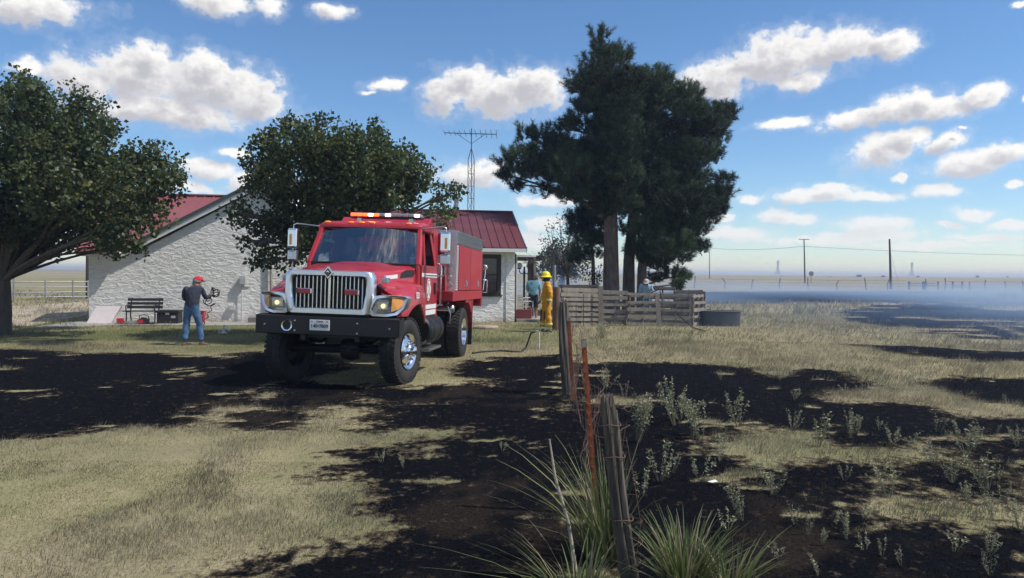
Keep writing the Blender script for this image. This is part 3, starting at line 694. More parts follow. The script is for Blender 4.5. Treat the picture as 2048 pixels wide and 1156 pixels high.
for k, px in enumerate([1388,1448,1503,1560,1617,1675,1733,1776,1850,1888,1940,1972,2010,2046,2090]):
    b = G(px, 576.5 + (px-1388)*.012 + rp.uniform(-.6,.6)); b.z = 0; fl_pts.append(b)
    o = MB().tube([(0,0,-.2),(rp.uniform(-.2,.2),0,.8),(rp.uniform(-.25,.25),0,1.35+rp.uniform(-.2,.25))], [.07,.06,.05], 6).build('fence_post', M_pole, smooth=50)
    o.location = b; tag(o, 'thin weathered post of the wire fence across the smoky field', 'fence post', 'posts of the far wire fence')
f_ = MB()
for a, b in zip(fl_pts[:-1], fl_pts[1:]):
    for z in (.5, .85, 1.2): f_.tube([a + Vector((0,0,z)), b + Vector((0,0,z))], .012, 4)
tag(f_.build('far_fence_wire', M_wire), 'thin wire strands of the far field fence', 'wire')
def gate(pts, py, top, rails, label):
    base = [G(x, py) for x in pts]; Y = base[0].y; H = at(pts[0], top, Y).z
    e = empty('corral_gate', (base[0].x, Y, 0)); k = 0
    for b in base: MB().box((b.x-base[0].x-.09, b.y-Y-.09, -.2),(b.x-base[0].x+.09, b.y-Y+.09, H)).build('post', M_pole, e)
    for z in rails: MB().beam((0,0,H*z),(base[-1].x-base[0].x, base[-1].y-Y, H*z), .07, .10).build('rail', M_pole, e)
    tag(e, label, 'gate')
gate([1818,1846,1850,1876], 579, 563, (.5,.78), 'long dark wooden corral gate in the smoke past the bare pole')
gate([1905,1924], 579, 563, (.45,), 'short two-post wooden gate frame standing alone in the smoke')
# pipe fence to the left of the house
M_pipe = mat('grey_steel_pipe', (.28,.29,.30), .5, metal=.4)
e = empty('pipe_fence', tuple(G(91, 599)))
o0 = G(91, 599); pl_ = [G(-130, 601), G(28, 600), G(91, 599), G(146, 598), G(176, 597.5)]
for i, b in enumerate(pl_):
    h = 1.95 if i == 1 else 1.12
    MB().tube([(b.x-o0.x,b.y-o0.y,-.2),(b.x-o0.x,b.y-o0.y,h)], .05, 8).build('post', M_pipe, e, smooth=40)
for z in (1.03,.72,.42,.14):
    MB().tube([(b.x-o0.x,b.y-o0.y,z) for b in pl_], .033, 8).build('rail', M_pipe, e, smooth=40)
tag(e, 'grey steel pipe fence with four rails beyond the dirt track', 'fence')
# radio antenna tower behind the wing
ab = G(941, 600); AY = 34.0; A0 = at(941, 540, AY); atop = at(941, 262, AY).z
M_tow = mat('rusted_tower_steel', (.20,.11,.09), .7, metal=.3, col2=(.13,.13,.14))
tw = empty('antenna_tower', (A0.x, A0.y, 0))
mb = MB(); s = .16
cor = [(s*math.cos(a), s*math.sin(a)) for a in (math.pi/2, math.pi/2+2.094, math.pi/2+4.189)]
Hs = atop - 1.3
for x, y in cor: mb.tube([(x,y,0),(x,y,Hs),(0,0,Hs+.55)], .019, 6)
mb.build('leg', M_tow, tw, smooth=40)
mb = MB(); nb = int(Hs/.55)
for k in range(nb):
    z = k*.55+.2
    for i in range(3):
        a, b2 = cor[i], cor[(i+1) % 3]; mb.tube([(a[0],a[1],z),(b2[0],b2[1],z)], .010, 5); mb.tube([(a[0],a[1],z),(b2[0],b2[1],z+.55)], .008, 5)
mb.build('lattice', M_tow, tw)
MB().tube([(0,0,Hs+.4),(0,0,atop+.12)], .022, 6).build('mast', M_wire, tw)
mb = MB(); x0 = at(889,266,AY).x-A0.x; x1 = at(993,268,AY).x-A0.x; zb = atop-.12
mb.tube([(x0,0,zb+.03),(x1,0,zb-.02)], .02, 6); mb.build('boom', M_wire, tw)
for k in range(11):
    x = x0 + (x1-x0)*k/10; l = .55 + .5*k/10
    MB().tube([(x,-l,zb+.03-.05*k/10),(x,l,zb+.03-.05*k/10)], .011, 5).build('element', M_wire, tw)
MB().tube([(x0*.55,0,zb),(0,0,zb-.45),(x1*.55,0,zb-.01)], .012, 5).build('brace', M_wire, tw)
tag(tw, 'thin lattice antenna tower with long television aerial behind the roof', 'antenna')

# ------------------------------------------------------------------ trees
M_bark = mat('grey_brown_bark', (.065,.052,.042), .95, col2=(.12,.10,.082), vs=9, stretch=(1,1,.3), bump=.8, bs=20, bd=.03)
M_pbark = mat('pine_bark_plates', (.085,.060,.046), .95, col2=(.19,.15,.12), vs=7, stretch=(1,1,.35), bump=1.0, bs=9, bd=.05)
M_leaf = mat('broad_leaves', (1,1,1), .48, attr='tone', trans=.40, var=.2, vs=3, spec=.35)
M_needle = mat('pine_needles', (1,1,1), .6, attr='tone', trans=.15, var=.2, vs=2, spec=.3)
def limb(mb, a, b, r0, r1, bend, rr, n=6, sides=7):
    a, b = Vector(a), Vector(b); pts = []; rs = []
    off = Vector((rr.uniform(-1,1), rr.uniform(-1,1), rr.uniform(-.2,1)))*bend*(b-a).length
    for k in range(n):
        t = k/(n-1); pts.append(a.lerp(b, t) + off*math.sin(math.pi*t)*.5); rs.append(r0 + (r1-r0)*t)
    mb.tube(pts, rs, sides)
    return pts
def leaf_cloud(centers, radii, per, size, rng, base, tipc, name, parent, material, droop=.3, shell=.45, flat=1.0):
    # many separate leaves, each a small folded diamond, in sub-clumps around the given centres
    C = np.repeat(np.array(centers), per, 0); Rr = np.repeat(np.array(radii), per)[:, None]; n = len(C)
    d = rng.normal(size=(n,3)); d /= np.linalg.norm(d, axis=1)[:, None]
    rad = rng.random((n,1))**shell; P = C + d*rad*Rr*np.array([1,1,flat])
    # leaf frame
    a = rng.normal(size=(n,3)) + d*.8; a[:, 2] -= droop; a /= np.linalg.norm(a, axis=1)[:, None]
    b = np.cross(a, rng.normal(size=(n,3))); b /= np.linalg.norm(b, axis=1)[:, None]; nn = np.cross(a, b)
    s = size*(.6 + .75*rng.random((n,1)))
    V = np.stack([P, P + a*s*.5 + b*s*.42 + nn*s*.12, P + a*s*1.05, P + a*s*.5 - b*s*.42 + nn*s*.12], 1).reshape(-1,3)
    i = 4*np.arange(n)[:, None]; F = np.concatenate([i, i+1, i+2, i+3], 1).reshape(-1) if False else np.concatenate([i, i+1, i+2, i, i+2, i+3], 1).reshape(-1)
    u = rng.random((n,1)); yl = (rng.random((n,1)) < .03)
    c = np.array(base)*(1-u) + np.array(tipc)*u; c = np.where(yl, np.array([.20,.17,.03]), c)
    cl = np.repeat(rng.uniform(.75, 1.25, (len(centers),1)), per, 0)
    C4 = np.concatenate([c*cl, np.ones((n,1))], 1)
    o = fast_mesh(name, V, F, np.full(2*n, 3), material, parent=parent, col=np.repeat(C4, 4, 0))
    if parent is not None: o['kind'] = 'stuff'
    return o
def broad_tree(name, base, fork, limbs_px, clumps, Y, seed, label, r0, nsub, per, lsize, zr=2.4, cutx=None):
    rr = random.Random(seed); rng = np.random.default_rng(seed)
    e = empty(name, (base.x, base.y, 0)); b = Vector((base.x, base.y, 0))
    tr = MB(); fk = Vector(fork)
    tr.tube([Vector((0,0,-.25)), Vector((0,0,.05)), (fk-b)*.4 + Vector((.03,.02,0)), fk-b], [r0*1.7, r0*1.25, r0, r0*.85], 12)
    trunk = tr.build('trunk', M_bark, e, smooth=60)
    cents = []; rads = []; lb = MB()
    for (x, y, r) in clumps:
        Rm = r*Y/FPX
        dep = rr.uniform(-zr, zr)*min(1.0, .5 + Rm)
        for s in ((0, 1) if Rm > .55 else (0,)):
            c = at(x, y, Y + (dep if s == 0 else -dep*.9))
            # limb from the fork to this clump, with two side shoots
            pts = limb(lb, fk-b, c-b, r0*.34*min(1.3, .5+Rm), .02, .16, rr)
            for k in range(2): limb(lb, pts[3+k], c-b + Vector((rr.uniform(-1,1), rr.uniform(-1,1), rr.uniform(-.6,.8)))*Rm*.8, .03, .008, .2, rr, 5, 5)
            k = max(3, int(nsub*Rm*Rm))
            for _ in range(k):
                v = Vector((rr.gauss(0,1), rr.gauss(0,1), rr.gauss(0,1))).normalized()*Rm*(rr.random()**.45)
                cents.append(tuple(c-b+v)); rads.append(rr.uniform(.16,.36))
    lb.build('branch', M_bark, e, smooth=60)
    leaf_cloud(cents, rads, per, lsize, rng, (.036,.055,.019), (.115,.150,.055), 'crown', e, M_leaf)
    tag(e, label, 'tree'); return e
T1 = [(40,220,66),(110,250,72),(170,300,72),(40,330,90),(130,350,85),(230,340,50),(295,335,48),(335,358,30),(270,392,55),(200,425,62),(110,430,78),(20,430,72),(232,462,42),(268,492,22),(180,472,36),(216,250,28),(196,212,22),(150,200,30),(-60,300,110),(-80,420,95),(330,385,26),(60,178,28),(310,440,30),(-40,210,60),(-150,360,110),(90,490,26),(356,362,16),(350,335,14),(250,315,30),(240,500,16)]
tb = G(4, 669)
broad_tree('shade_tree', tb, at(8, 560, tb.y), None, T1, tb.y-.3, 21, 'big leafy shade tree with leaning trunk beside the dirt track', .18, 44, 40, .105, zr=2.6)
T2 = [(540,305,46),(598,290,52),(660,300,62),(720,310,62),(770,318,50),(818,340,42),(858,362,32),(886,392,20),(905,385,12),(545,360,52),(610,370,66),(690,380,70),(760,385,58),(826,398,34),(487,432,26),(520,440,38),(562,450,44),(630,440,60),(700,430,60),(532,500,26),(500,482,22),(548,508,24),(868,430,24),(578,258,24),(632,248,22),(746,258,20),(770,272,22),(500,320,16),(840,310,20),(510,380,26),(470,425,14),(895,420,16),(515,525,14),(640,480,40),(580,500,30)]
t2b = Vector((at(672,600,20.2).x, 20.2, 0))
broad_tree('yard_tree', t2b, at(668, 500, 20.2), None, T2, 19.9, 33, 'rounded leafy tree growing between the fire truck and the house', .17, 46, 40, .10, zr=1.7)

def pine(name, base, top, trunk_pts, clumps, Y, seed, label, r0, zr, dens=1.0):
    rr = random.Random(seed); rng = np.random.default_rng(seed)
    e = empty(name, (base.x, base.y, 0)); b = Vector((base.x, base.y, 0))
    tp = [Vector(p)-b for p in trunk_pts]; n = len(tp)
    tr = MB(); tr.tube([tp[0]-Vector((0,0,.3))] + tp, [r0*1.35] + [r0*(1.12 - .95*k/(n-1)) for k in range(n)], 14)
    tr.build('trunk', M_pbark, e, smooth=60)
    def on_trunk(z):
        for a, c in zip(tp[:-1], tp[1:]):
            if a.z <= z <= c.z: return a.lerp(c, (z-a.z)/(c.z-a.z))
        return tp[-1]
    br = MB(); P = []; Dv = []; BT = []
    for (x, y, r) in clumps:
        Rm = .88*r*Y/FPX; bough = rr.uniform(.5,1.7)
        for s in ((1,-1) if Rm > .52 else (rr.choice((1,-1)),)):
            dep = s*rr.uniform(.25, 1)*zr*min(1, .35 + .6*Rm)
            c = at(x, y, Y+dep) - b
            a = on_trunk(max(tp[0].z+1.2, min(tp[-1].z, c.z - .35*math.hypot(c.x, c.y)*rr.uniform(.5,1.2))))
            pts = limb(br, a, c - Vector((0,0,Rm*.3)), min(.10, .03+.014*(c-a).length), .025, .1, rr)
            # upturned plumes: twig axes pointing out and up from the branch end
            k = int(max(22, 125*Rm*Rm*dens))
            for _ in range(k):
                v = Vector((rr.gauss(0,1), rr.gauss(0,1), rr.gauss(0,.85)))
                v = v.normalized()*Rm*(rr.random()**.4); v.z *= .7; q = c + v - Vector((0,0,.25))
                ax = (v*.7/max(Rm,.1) + Vector((0,0,.85)) + Vector((rr.gauss(0,.35), rr.gauss(0,.35), 0))).normalized()
                ln = rr.uniform(.22,.50)
                if rr.random() < .12: br.tube([q-ax*.2-v*.35, q, q+ax*ln], [.018,.012,.006], 4, cap=False)
                m = 92
                t = rng.random(m); pp = np.array(q)[None] + np.array(ax)[None]*(t*ln)[:, None]
                dd = rng.normal(size=(m,3)); dd -= (dd@np.array(ax))[:, None]*np.array(ax)[None]; dd /= np.linalg.norm(dd, axis=1)[:, None]+1e-6
                dd = dd*.85 + np.array(ax)[None]*.65
                P.append(pp); Dv.append(dd); BT.append(bough*rr.uniform(.75,1.3))
    br.build('branch', M_pbark, e, smooth=60)
    P = np.concatenate(P); Dv = np.concatenate(Dv); n = len(P); l = rng.uniform(.13,.24,(n,1)); w = rng.uniform(.005,.010,(n,1))
    sd = np.cross(Dv, rng.normal(size=(n,3))); sd /= np.linalg.norm(sd, axis=1)[:, None]+1e-6
    V = np.stack([P - sd*w, P + sd*w, P + Dv*l], 1).reshape(-1,3)
    u = rng.random((n,1)); c = np.array([.018,.036,.015])*(1-u) + np.array([.060,.092,.036])*u
    plume = np.repeat(np.array(BT)[:, None], 92, 0)
    oc = fast_mesh('crown', V, np.arange(3*n), np.full(n,3), M_needle, parent=e, col=np.repeat(np.concatenate([c*plume, np.ones((n,1))],1), 3, 0)); oc['kind'] = 'stuff'
    tag(e, label, 'tree', 'pine trees behind the pallet pen')
PY = 31.0
def tp_(lst, Y): return [at(x, y, Y) if z is None else Vector((at(x, y, Y).x, Y, z)) for x, y, z in lst]
pb0 = Vector((at(1222,600,PY).x, PY, 0))
pine('pine_tree', pb0, None, tp_([(1223,600,0),(1222,540,None),(1222,460,None),(1221,380,None),(1214,290,None),(1208,200,None),(1201,110,None),(1199,60,None)], PY),
     [(1199,66,20),(1203,92,26),(1222,108,36),(1180,122,26),(1244,104,22),(1208,150,46),(1152,152,24),(1168,168,30),(1250,160,46),(1230,200,52),(1180,205,34),(1142,236,20),(1165,240,24),
      (1050,262,24),(1085,262,28),(1112,280,30),(1060,290,18),(1010,310,18),(1030,330,28),(1066,330,36),(1105,335,40),(1145,330,44),(1090,375,22),(1150,372,40),(1190,320,44),(1190,375,44),
      (1225,300,48),(1238,360,44),(1246,400,30),(1205,410,30),(1215,250,40),(1168,290,34),(1010,345,14),(1035,365,14),(1128,250,18),(1222,235,34),(1216,275,34),(1220,330,34),(1228,385,30),(1212,180,34),(1236,415,22),(1246,250,34),(1250,290,34),(1250,340,34),(1030,300,22),(1075,300,26),(1130,300,34)], PY, 5,
     'tallest pine with thick bare lower trunk beside the porch end', .33, 2.2)
pb1 = Vector((at(1256,600,PY+1.6).x, PY+1.6, 0))
pine('pine_tree', pb1, None, tp_([(1257,600,0),(1258,520,None),(1264,440,None),(1276,350,None),(1290,250,None),(1312,150,None)], PY+1.6),
     [(1308,140,24),(1322,160,30),(1290,190,36),(1340,190,40),(1376,182,30),(1380,212,36),(1412,212,26),(1438,212,20),(1452,228,16),(1425,240,34),(1390,255,44),(1440,268,26),(1340,250,34),(1290,270,34),(1462,215,10),
      (1400,300,40),(1350,300,48),(1300,320,48),(1430,305,22),(1375,345,44),(1325,365,48),(1285,390,40),(1275,200,34),(1270,250,32),(1286,160,34),(1268,150,30),(1264,190,36),(1268,300,36),(1282,300,30),(1270,350,32),(1262,410,28),(1300,230,30)], PY+1.6, 6,
     'slanting pine whose crown spreads over the lower pine', .26, 2.2)
pb2 = Vector((at(1282,600,PY+.6).x, PY+.6, 0))
pine('pine_tree', pb2, None, tp_([(1284,600,0),(1284,540,None),(1290,470,None),(1302,400,None),(1320,340,None)], PY+.6),
     [(1445,350,20),(1452,375,20),(1430,385,30),(1445,410,16),(1400,390,40),(1410,425,30),(1360,400,48),(1330,430,50),(1380,450,38),(1300,450,44),(1340,480,44),(1390,480,22),(1402,488,14),(1280,490,30),(1310,510,34),(1360,505,28),(1340,540,22),(1370,548,16),(1352,566,12),(1310,550,14),(1260,450,26)], PY+.6, 8,
     'low spreading pine whose boughs hang down behind the pallets', .22, 2.4, 1.1)
pb3 = Vector((at(1186,600,PY+3).x, PY+3, 0))
pine('pine_tree', pb3, None, tp_([(1188,600,0),(1186,520,None),(1180,450,None),(1176,400,None)], PY+3),
     [(1176,408,22),(1160,430,28),(1190,440,34),(1150,455,24),(1178,470,30),(1160,495,20),(1185,505,22),(1206,480,24),(1150,512,12)], PY+3, 9,
     'short young pine half hidden behind the thick pine trunk', .10, 1.2)
# thin deciduous trees and the hazy one far behind
def thin_tree(name, px, clumps, Y, seed, label, per, ls, r0, cols, subr=(.2,.4), nsub=12):
    rr = random.Random(seed); rng = np.random.default_rng(seed); b = Vector((at(px,600,Y).x, Y, 0)); e = empty(name, (b.x,b.y,0))
    top = max(at(x,y,Y).z for x,y,r in clumps); fk = Vector((0,0,top*.35))
    tr = MB(); tr.tube([(0,0,-.2),(.03,0,top*.18),fk,(.05,.05,top*.6)], [r0*1.2,r0,r0*.8,r0*.4], 8); tr.build('trunk', M_bark, e, smooth=60)
    lb = MB(); cs = []; rs = []
    for x, y, r in clumps:
        Rm = r*Y/FPX; c = at(x, y, Y + rr.uniform(-1,1)*Rm) - b; pts = limb(lb, fk, c, r0*.4, .012, .15, rr)
        for _ in range(max(3, int(nsub*Rm*Rm))):
            v = Vector((rr.gauss(0,1), rr.gauss(0,1), rr.gauss(0,1))).normalized()*Rm*rr.random()**.4
            limb(lb, pts[3], c+v, .014, .005, .15, rr, 4, 4); cs.append(tuple(c+v)); rs.append(rr.uniform(*subr))
    lb.build('branch', M_bark, e, smooth=60)
    leaf_cloud(cs, rs, per, ls, rng, cols[0], cols[1], 'crown', e, M_leaf); return tag(e, label, 'tree')
thin_tree('sparse_tree', 1135, [(1120,440,24),(1095,465,20),(1140,450,24),(1110,490,22),(1140,485,26),(1085,480,12),(1100,505,14),(1130,515,16),(1150,430,18)], 36, 41, 'sparse fine-leaved tree with open twigs between the porch and the pines', 16, .09, .09, ((.03,.04,.02),(.08,.09,.05)))
thin_tree('hazy_tree', 1125, [(1100,520,26),(1125,510,30),(1150,520,26),(1120,535,30),(1150,540,22),(1095,538,20)], 95, 42, 'pale hazy round tree far off in the smoke past the porch', 46, .30, .3, ((.03,.04,.02),(.07,.08,.04)), (.5,1.0), 5)
thin_tree('small_bush_tree', 1196, [(1192,545,12),(1184,555,9),(1200,540,10),(1195,560,10)], 33, 43, 'small leafy sapling at the foot of the thick pine', 14, .09, .03, ((.03,.04,.02),(.08,.09,.05)))
for k, (px, w) in enumerate([(1718,10),(1766,7),(1836,5),(1955,6),(2015,4),(1562,5),(1660,4)]):
    Y = 700; c = at(px, 551+(px-1700)*.012, Y); s = w*Y/FPX*.5
    rng = np.random.default_rng(60+k); q = leaf_cloud([(0,0,s*.5),(s*.6,0,s*.4),(-s*.6,0,s*.35)], [s*.6,s*.5,s*.45], 60, s*.35, rng, (.03,.035,.02), (.06,.07,.04), 'distant_bush', None, M_leaf)
    q.location = (c.x, Y, at(px, 553, Y).z-.6); tag(q, 'tiny dark bush on the skyline of the far field', 'bush', 'bushes on the skyline')

# ------------------------------------------------------------------ weeds standing in the burnt pasture
M_weed = mat('grey_green_weed_leaves', (1,1,1), .7, attr='tone', trans=.25, var=.15, vs=8)
M_stem = mat('pale_weed_stem', (.16,.15,.09), .8)
def weed(seed, h, spread, stems, lden, lsz, kind):
    rr = random.Random(seed); rng = np.random.default_rng(seed); st = MB(); V = []; C = []
    for s in range(stems):
        an = rr.uniform(0, 6.283); sp = spread*rr.uniform(.25,1); hh = h*rr.uniform(.6,1)
        top = Vector((math.cos(an)*sp, math.sin(an)*sp, hh)); b0 = Vector((math.cos(an)*.02, math.sin(an)*.02, -.03))
        mid = b0.lerp(top, .5) + Vector((rr.uniform(-.04,.04), rr.uniform(-.04,.04), hh*.08))
        P = [(1-t)**2*b0 + 2*t*(1-t)*mid + t*t*top for t in [k/8 for k in range(9)]]
        st.tube(P, [.0045 - .003*k/8 for k in range(9)], 5)
        n = int(lden*hh)
        for k in range(n):
            t = (.22 + .78*rr.random()**.7) if kind != 'bush' else (.4 + .6*rr.random()**.6); p = P[min(7, int(t*8))].lerp(P[min(8, int(t*8)+1)], (t*8) % 1)
            a2 = rr.uniform(0, 6.283); d = Vector((math.cos(a2), math.sin(a2), rr.uniform(-.5,.9))).normalized()
            if kind == 'bush': p = p + d*rr.uniform(0,.05)
            w = d.cross(Vector((rr.gauss(0,1), rr.gauss(0,1), rr.gauss(0,1)))).normalized(); l = lsz*rr.uniform(.6,1.3); nn = d.cross(w)
            V += [p, p + d*l*.5 + w*l*.2 + nn*l*.06, p + d*l, p + d*l*.5 - w*l*.2 + nn*l*.06]
            u = rr.random(); c = (.23+.17*u, .25+.15*u, .14+.11*u)
            if rr.random() < .12: c = (.42,.36,.24)
            C += [(*c, 1)]*4
    e = empty('weed_plant'); st.build('stem', M_stem, e)
    n = len(V)//4; i = 4*np.arange(n)[:, None]; F = np.concatenate([i, i+1, i+2, i, i+2, i+3], 1).reshape(-1)
    lo_ = fast_mesh('leaf', np.array([tuple(v) for v in V]), F, np.full(2*n,3), M_weed, parent=e, col=C); lo_['kind'] = 'stuff'
    return e
KIND = {'bush': ((101, .5, .18, 14, 130, .036, 'bush'), 'rounded bushy grey-green weed with dense leaves'),
        'tall': ((102, .5, .17, 8, 100, .038, 'tall'), 'upright tufted grey-green weed with leafy stems'),
        'sprig': ((103, .34, .24, 4, 95, .044, 'tall'), 'small leaning weed sprig with few stems'),
        'fan': ((104, .46, .28, 10, 62, .040, 'tall'), 'wide fan-shaped weed with spreading leafy stems'),
        'twig': ((105, .42, .16, 6, 40, .036, 'tall'), 'thin nearly bare weed stalk with wilted leaves'),
        'scrub': ((106, .38, .34, 16, 90, .045, 'bush'), 'low scrubby many-stemmed bush')}
PROT = {}
WEEDS = [('bush',1276,883,787),('tall',1348,850,752),('fan',1360,838,770),('tall',1401,877,778),('tall',1385,870,800),('fan',1477,852,778),('fan',1320,962,880),('sprig',1400,957,905),('tall',1482,1042,968),('sprig',1549,988,930),('sprig',1455,1064,1012),
         ('fan',1585,865,818),('twig',1634,892,815),('fan',1700,874,818),('tall',1712,868,828),('fan',1785,892,852),('twig',1875,864,824),('fan',1933,910,840),('tall',1950,900,850),('fan',1777,995,922),('fan',1973,978,905),('twig',1545,990,935),('sprig',1670,1048,1016),('sprig',1910,1103,1056),
         ('fan',2035,892,850),('sprig',1638,1153,1110),('twig',1616,1070,1020),('sprig',1861,684,672),('sprig',1933,690,676),('tall',2000,690,672),('scrub',1301,692,667),('twig',1340,713,690),('scrub',1206,676,646),('scrub',1377,688,668),
         ('scrub',1598,629,606),('scrub',1622,629,612),('scrub',1696,626,614),('scrub',1812,621,604),('scrub',2006,601,586),('scrub',2030,602,588),('twig',1720,790,765),('fan',1690,790,768),('fan',1590,800,780),('twig',1660,905,870),('sprig',1830,890,862),('tall',1985,1040,985),('twig',2010,1010,960),
         ('sprig',1730,1100,1060),('twig',1800,1130,1090),('sprig',1560,1120,1085),('twig',1980,1150,1100),('sprig',1285,990,935),('twig',1520,905,860),('fan',1440,920,868),('sprig',1760,860,835),('twig',1905,800,778),('fan',1820,770,748),('twig',1745,742,722),('sprig',808,936,918),('sprig',1005,902,890),('sprig',765,925,914),
         ('twig',1870,930,890),('fan',1905,965,915),('sprig',1690,960,925),('twig',1590,1050,1000),('fan',2040,1060,1000),('fan',1215,780,735),('twig',1250,800,760),('scrub',1560,760,742),('twig',1480,720,700),('scrub',1960,745,726)]
rw = random.Random(77)
for _ in range(30):      # the thin sprigs scattered through the burnt strips
    wx_, wy_ = rw.uniform(1300, 2040), 700 + 440*rw.random()**.8
    if wx_ < 1560 and wy_ > 1000: continue
    WEEDS.append((rw.choice(('twig','twig','sprig','tall')), wx_, wy_, wy_ - (wy_-545)*rw.uniform(.05,.12)))
for k, (kd, px, pyb, pyt) in enumerate(WEEDS):
    b = G(px, pyb); h = max(.12, at(px, pyt, b.y).z)
    if kd not in PROT:
        PROT[kd] = [weed(*((KIND[kd][0][0] + 40*v,) + KIND[kd][0][1:])) for v in range(3)] if False else [weed(*KIND[kd][0])]; o = PROT[kd][0]
        tag(o, KIND[kd][1], 'weed', 'weeds left standing in the pasture')
    elif len(PROT[kd]) < 3:
        o = weed(KIND[kd][0][0] + 40*len(PROT[kd]), *KIND[kd][0][1:]); PROT[kd].append(o); tag(o, KIND[kd][1], 'weed', 'weeds left standing in the pasture')
    else: o = copy_tree(PROT[kd][k % 3])
    bq = float(burn_at(np.array([b.x]), np.array([b.y]))[0][0])
    near = ' beside the old fence line' if abs(b.x - .8) < 1.6 and b.y < 12 else ' near the pallet pen' if 17 < b.y < 27 and b.x < 7 else ' out on the far smoky field' if b.y > 32 else ' in the open pasture'
    o['label'] = KIND[kd][1] + (' on blackened ground' if bq > .6 else ' in dry grass') + near
    s = h/KIND[kd][0][1]; o.location = (b.x, b.y, 0); o.rotation_euler = (rw.uniform(-.25,.25), rw.uniform(-.3,.3), rw.uniform(0,6.28)); wx = s*rw.uniform(.7,1.1); o.scale = (wx, wx, s)

# coarse grass clump by the near fence post
def blade_clump(name, centre, n, hmin, hmax, spread, seed, label, wd=.011, dirx=0, cols=((.07,.105,.030),(.20,.23,.085))):
    rng = np.random.default_rng(seed); V = []; F = []; S = []; C = []; rr = random.Random(seed)
    for k in range(n):
        an = rr.uniform(0,6.283); r = rr.random()**.6*.17*spread; b = Vector((math.cos(an)*r, math.sin(an)*r, -.03))
        out = Vector((math.cos(an)+rr.gauss(0,.35)+dirx, math.sin(an)+rr.gauss(0,.35), 0))*rr.uniform(.1,.62)*spread; h = rr.uniform(hmin,hmax)
        w = Vector((-math.sin(an), math.cos(an), 0)); w = (w + Vector((rr.gauss(0,.5), rr.gauss(0,.5), 0))).normalized()*wd*rr.uniform(.5,1.2)
        i = len(V); u = rr.random(); c = [cols[0][q]*(1-u)+cols[1][q]*u for q in range(3)]
        if rr.random() < .2: c = [.30,.25,.16]
        for t in (0,.3,.6,.85,1):
            p = b + out*t**1.6 + Vector((0,0,h*(t - .16*t*t*t))); ww = w*(1 - t*.92)
            V += [p-ww, p+ww]; C += [(*c,1)]*2
        for t in range(4): F += [i+2*t, i+2*t+1, i+2*t+3, i+2*t+2]; S.append(4)
    o = fast_mesh(name, np.array([tuple(v) for v in V]), F, S, M_weed, col=C); o.location = centre; return tag(o, label, 'grass clump')
blade_clump('grass_clump', (.98, 4.15, 0), 300, .22, .58, .50, 201, 'dense fanned clump of coarse green grass at the foot of the grey wooden post')
blade_clump('grass_clump', (1.22, 4.1, 0), 110, .18, .46, .5, 204, 'smaller coarse grass tuft on the pasture side of the big clump', dirx=.2)
blade_clump('grass_clump', (.60, 4.75, 0), 150, .4, .92, .68, 202, 'tall stiff-bladed grass tuft between the rusty stake and grey post', wd=.010, dirx=-.35)
blade_clump('grass_clump', (.36, 4.15, 0), 90, .2, .46, .8, 203, 'small low grass tuft beside the dead stick', wd=.008, dirx=-.2)
sk = MB(); s0, s1 = G(1152,1145), at(1099, 878, 4.75); sk.tube([s0, s0.lerp(s1,.35)+Vector((.015,0,0)), s0.lerp(s1,.7)-Vector((.012,0,0)), s1], [.013,.011,.010,.005], 7)
tag(sk.build('dead_stick', mat('bleached_stick',(.27,.24,.19),.9,bump=.5), smooth=50), 'thin bleached dead stick leaning upright beside the grass clump', 'stick')

# ------------------------------------------------------------------ fire truck
# local frame: x to the truck's left side, y towards its tail, z up, origin on the ground under the front axle
M_red = mat('fire_engine_red_paint', (.36,.014,.026), .30, col2=(.43,.030,.042), vs=2.5, det=9, coat=.45, rvar=.14)
M_red2 = mat('dusty_red_body_paint', (.34,.014,.026), .48, col2=(.42,.034,.044), vs=2.0, det=8, coat=.08, rvar=.12)
M_chrome = mat('polished_chrome', (.82,.84,.87), .18, metal=1.0, var=.05, vs=4, rvar=.06)
M_satin = mat('satin_chrome', (.86,.88,.92), .36, metal=1.0, var=.05, vs=4)
M_alu = mat('brushed_aluminium', (.60,.61,.63), .34, metal=1.0, var=.12, vs=12)
M_black = mat('satin_black_steel', (.010,.011,.013), .45, var=.3, vs=5, rvar=.12)
M_rub = mat('tyre_rubber', (.016,.016,.017), .85, col2=(.034,.031,.028), vs=5, bump=.15)
M_plast = mat('black_plastic', (.015,.015,.017), .5)
M_wht = mat('white_vinyl', (.78,.78,.76), .4, var=.05)
M_amber = mat('amber_lens', (.70,.30,.06), .2, var=.1, spec=.7)
M_redlens = mat('red_lens', (.32,.012,.02), .2, spec=.7)
M_glass = glass_mat('windscreen_glass', (.58,.64,.64), .32)
M_lensg = glass_mat('clear_lens', (.85,.87,.88), .12)
M_mirror = mat('mirror_glass', (.7,.72,.74), .03, metal=1.0, var=.02)
M_seat = mat('grey_cab_vinyl', (.09,.095,.10), .8)
M_head = mat('lit_headlamp', (.9,.7,.45), .3, emit=(1.0,.66,.34), es=1.5)
M_lred = mat('lit_red_beacon', (.8,.1,.03), .3, emit=(1.0,.085,.012), es=2.6)
M_lwht = mat('lit_white_beacon', (.9,.9,.9), .3, emit=(1.0,.93,.85), es=2.0)
M_lclr = mat('unlit_beacon', (.30,.31,.33), .15, spec=.8)
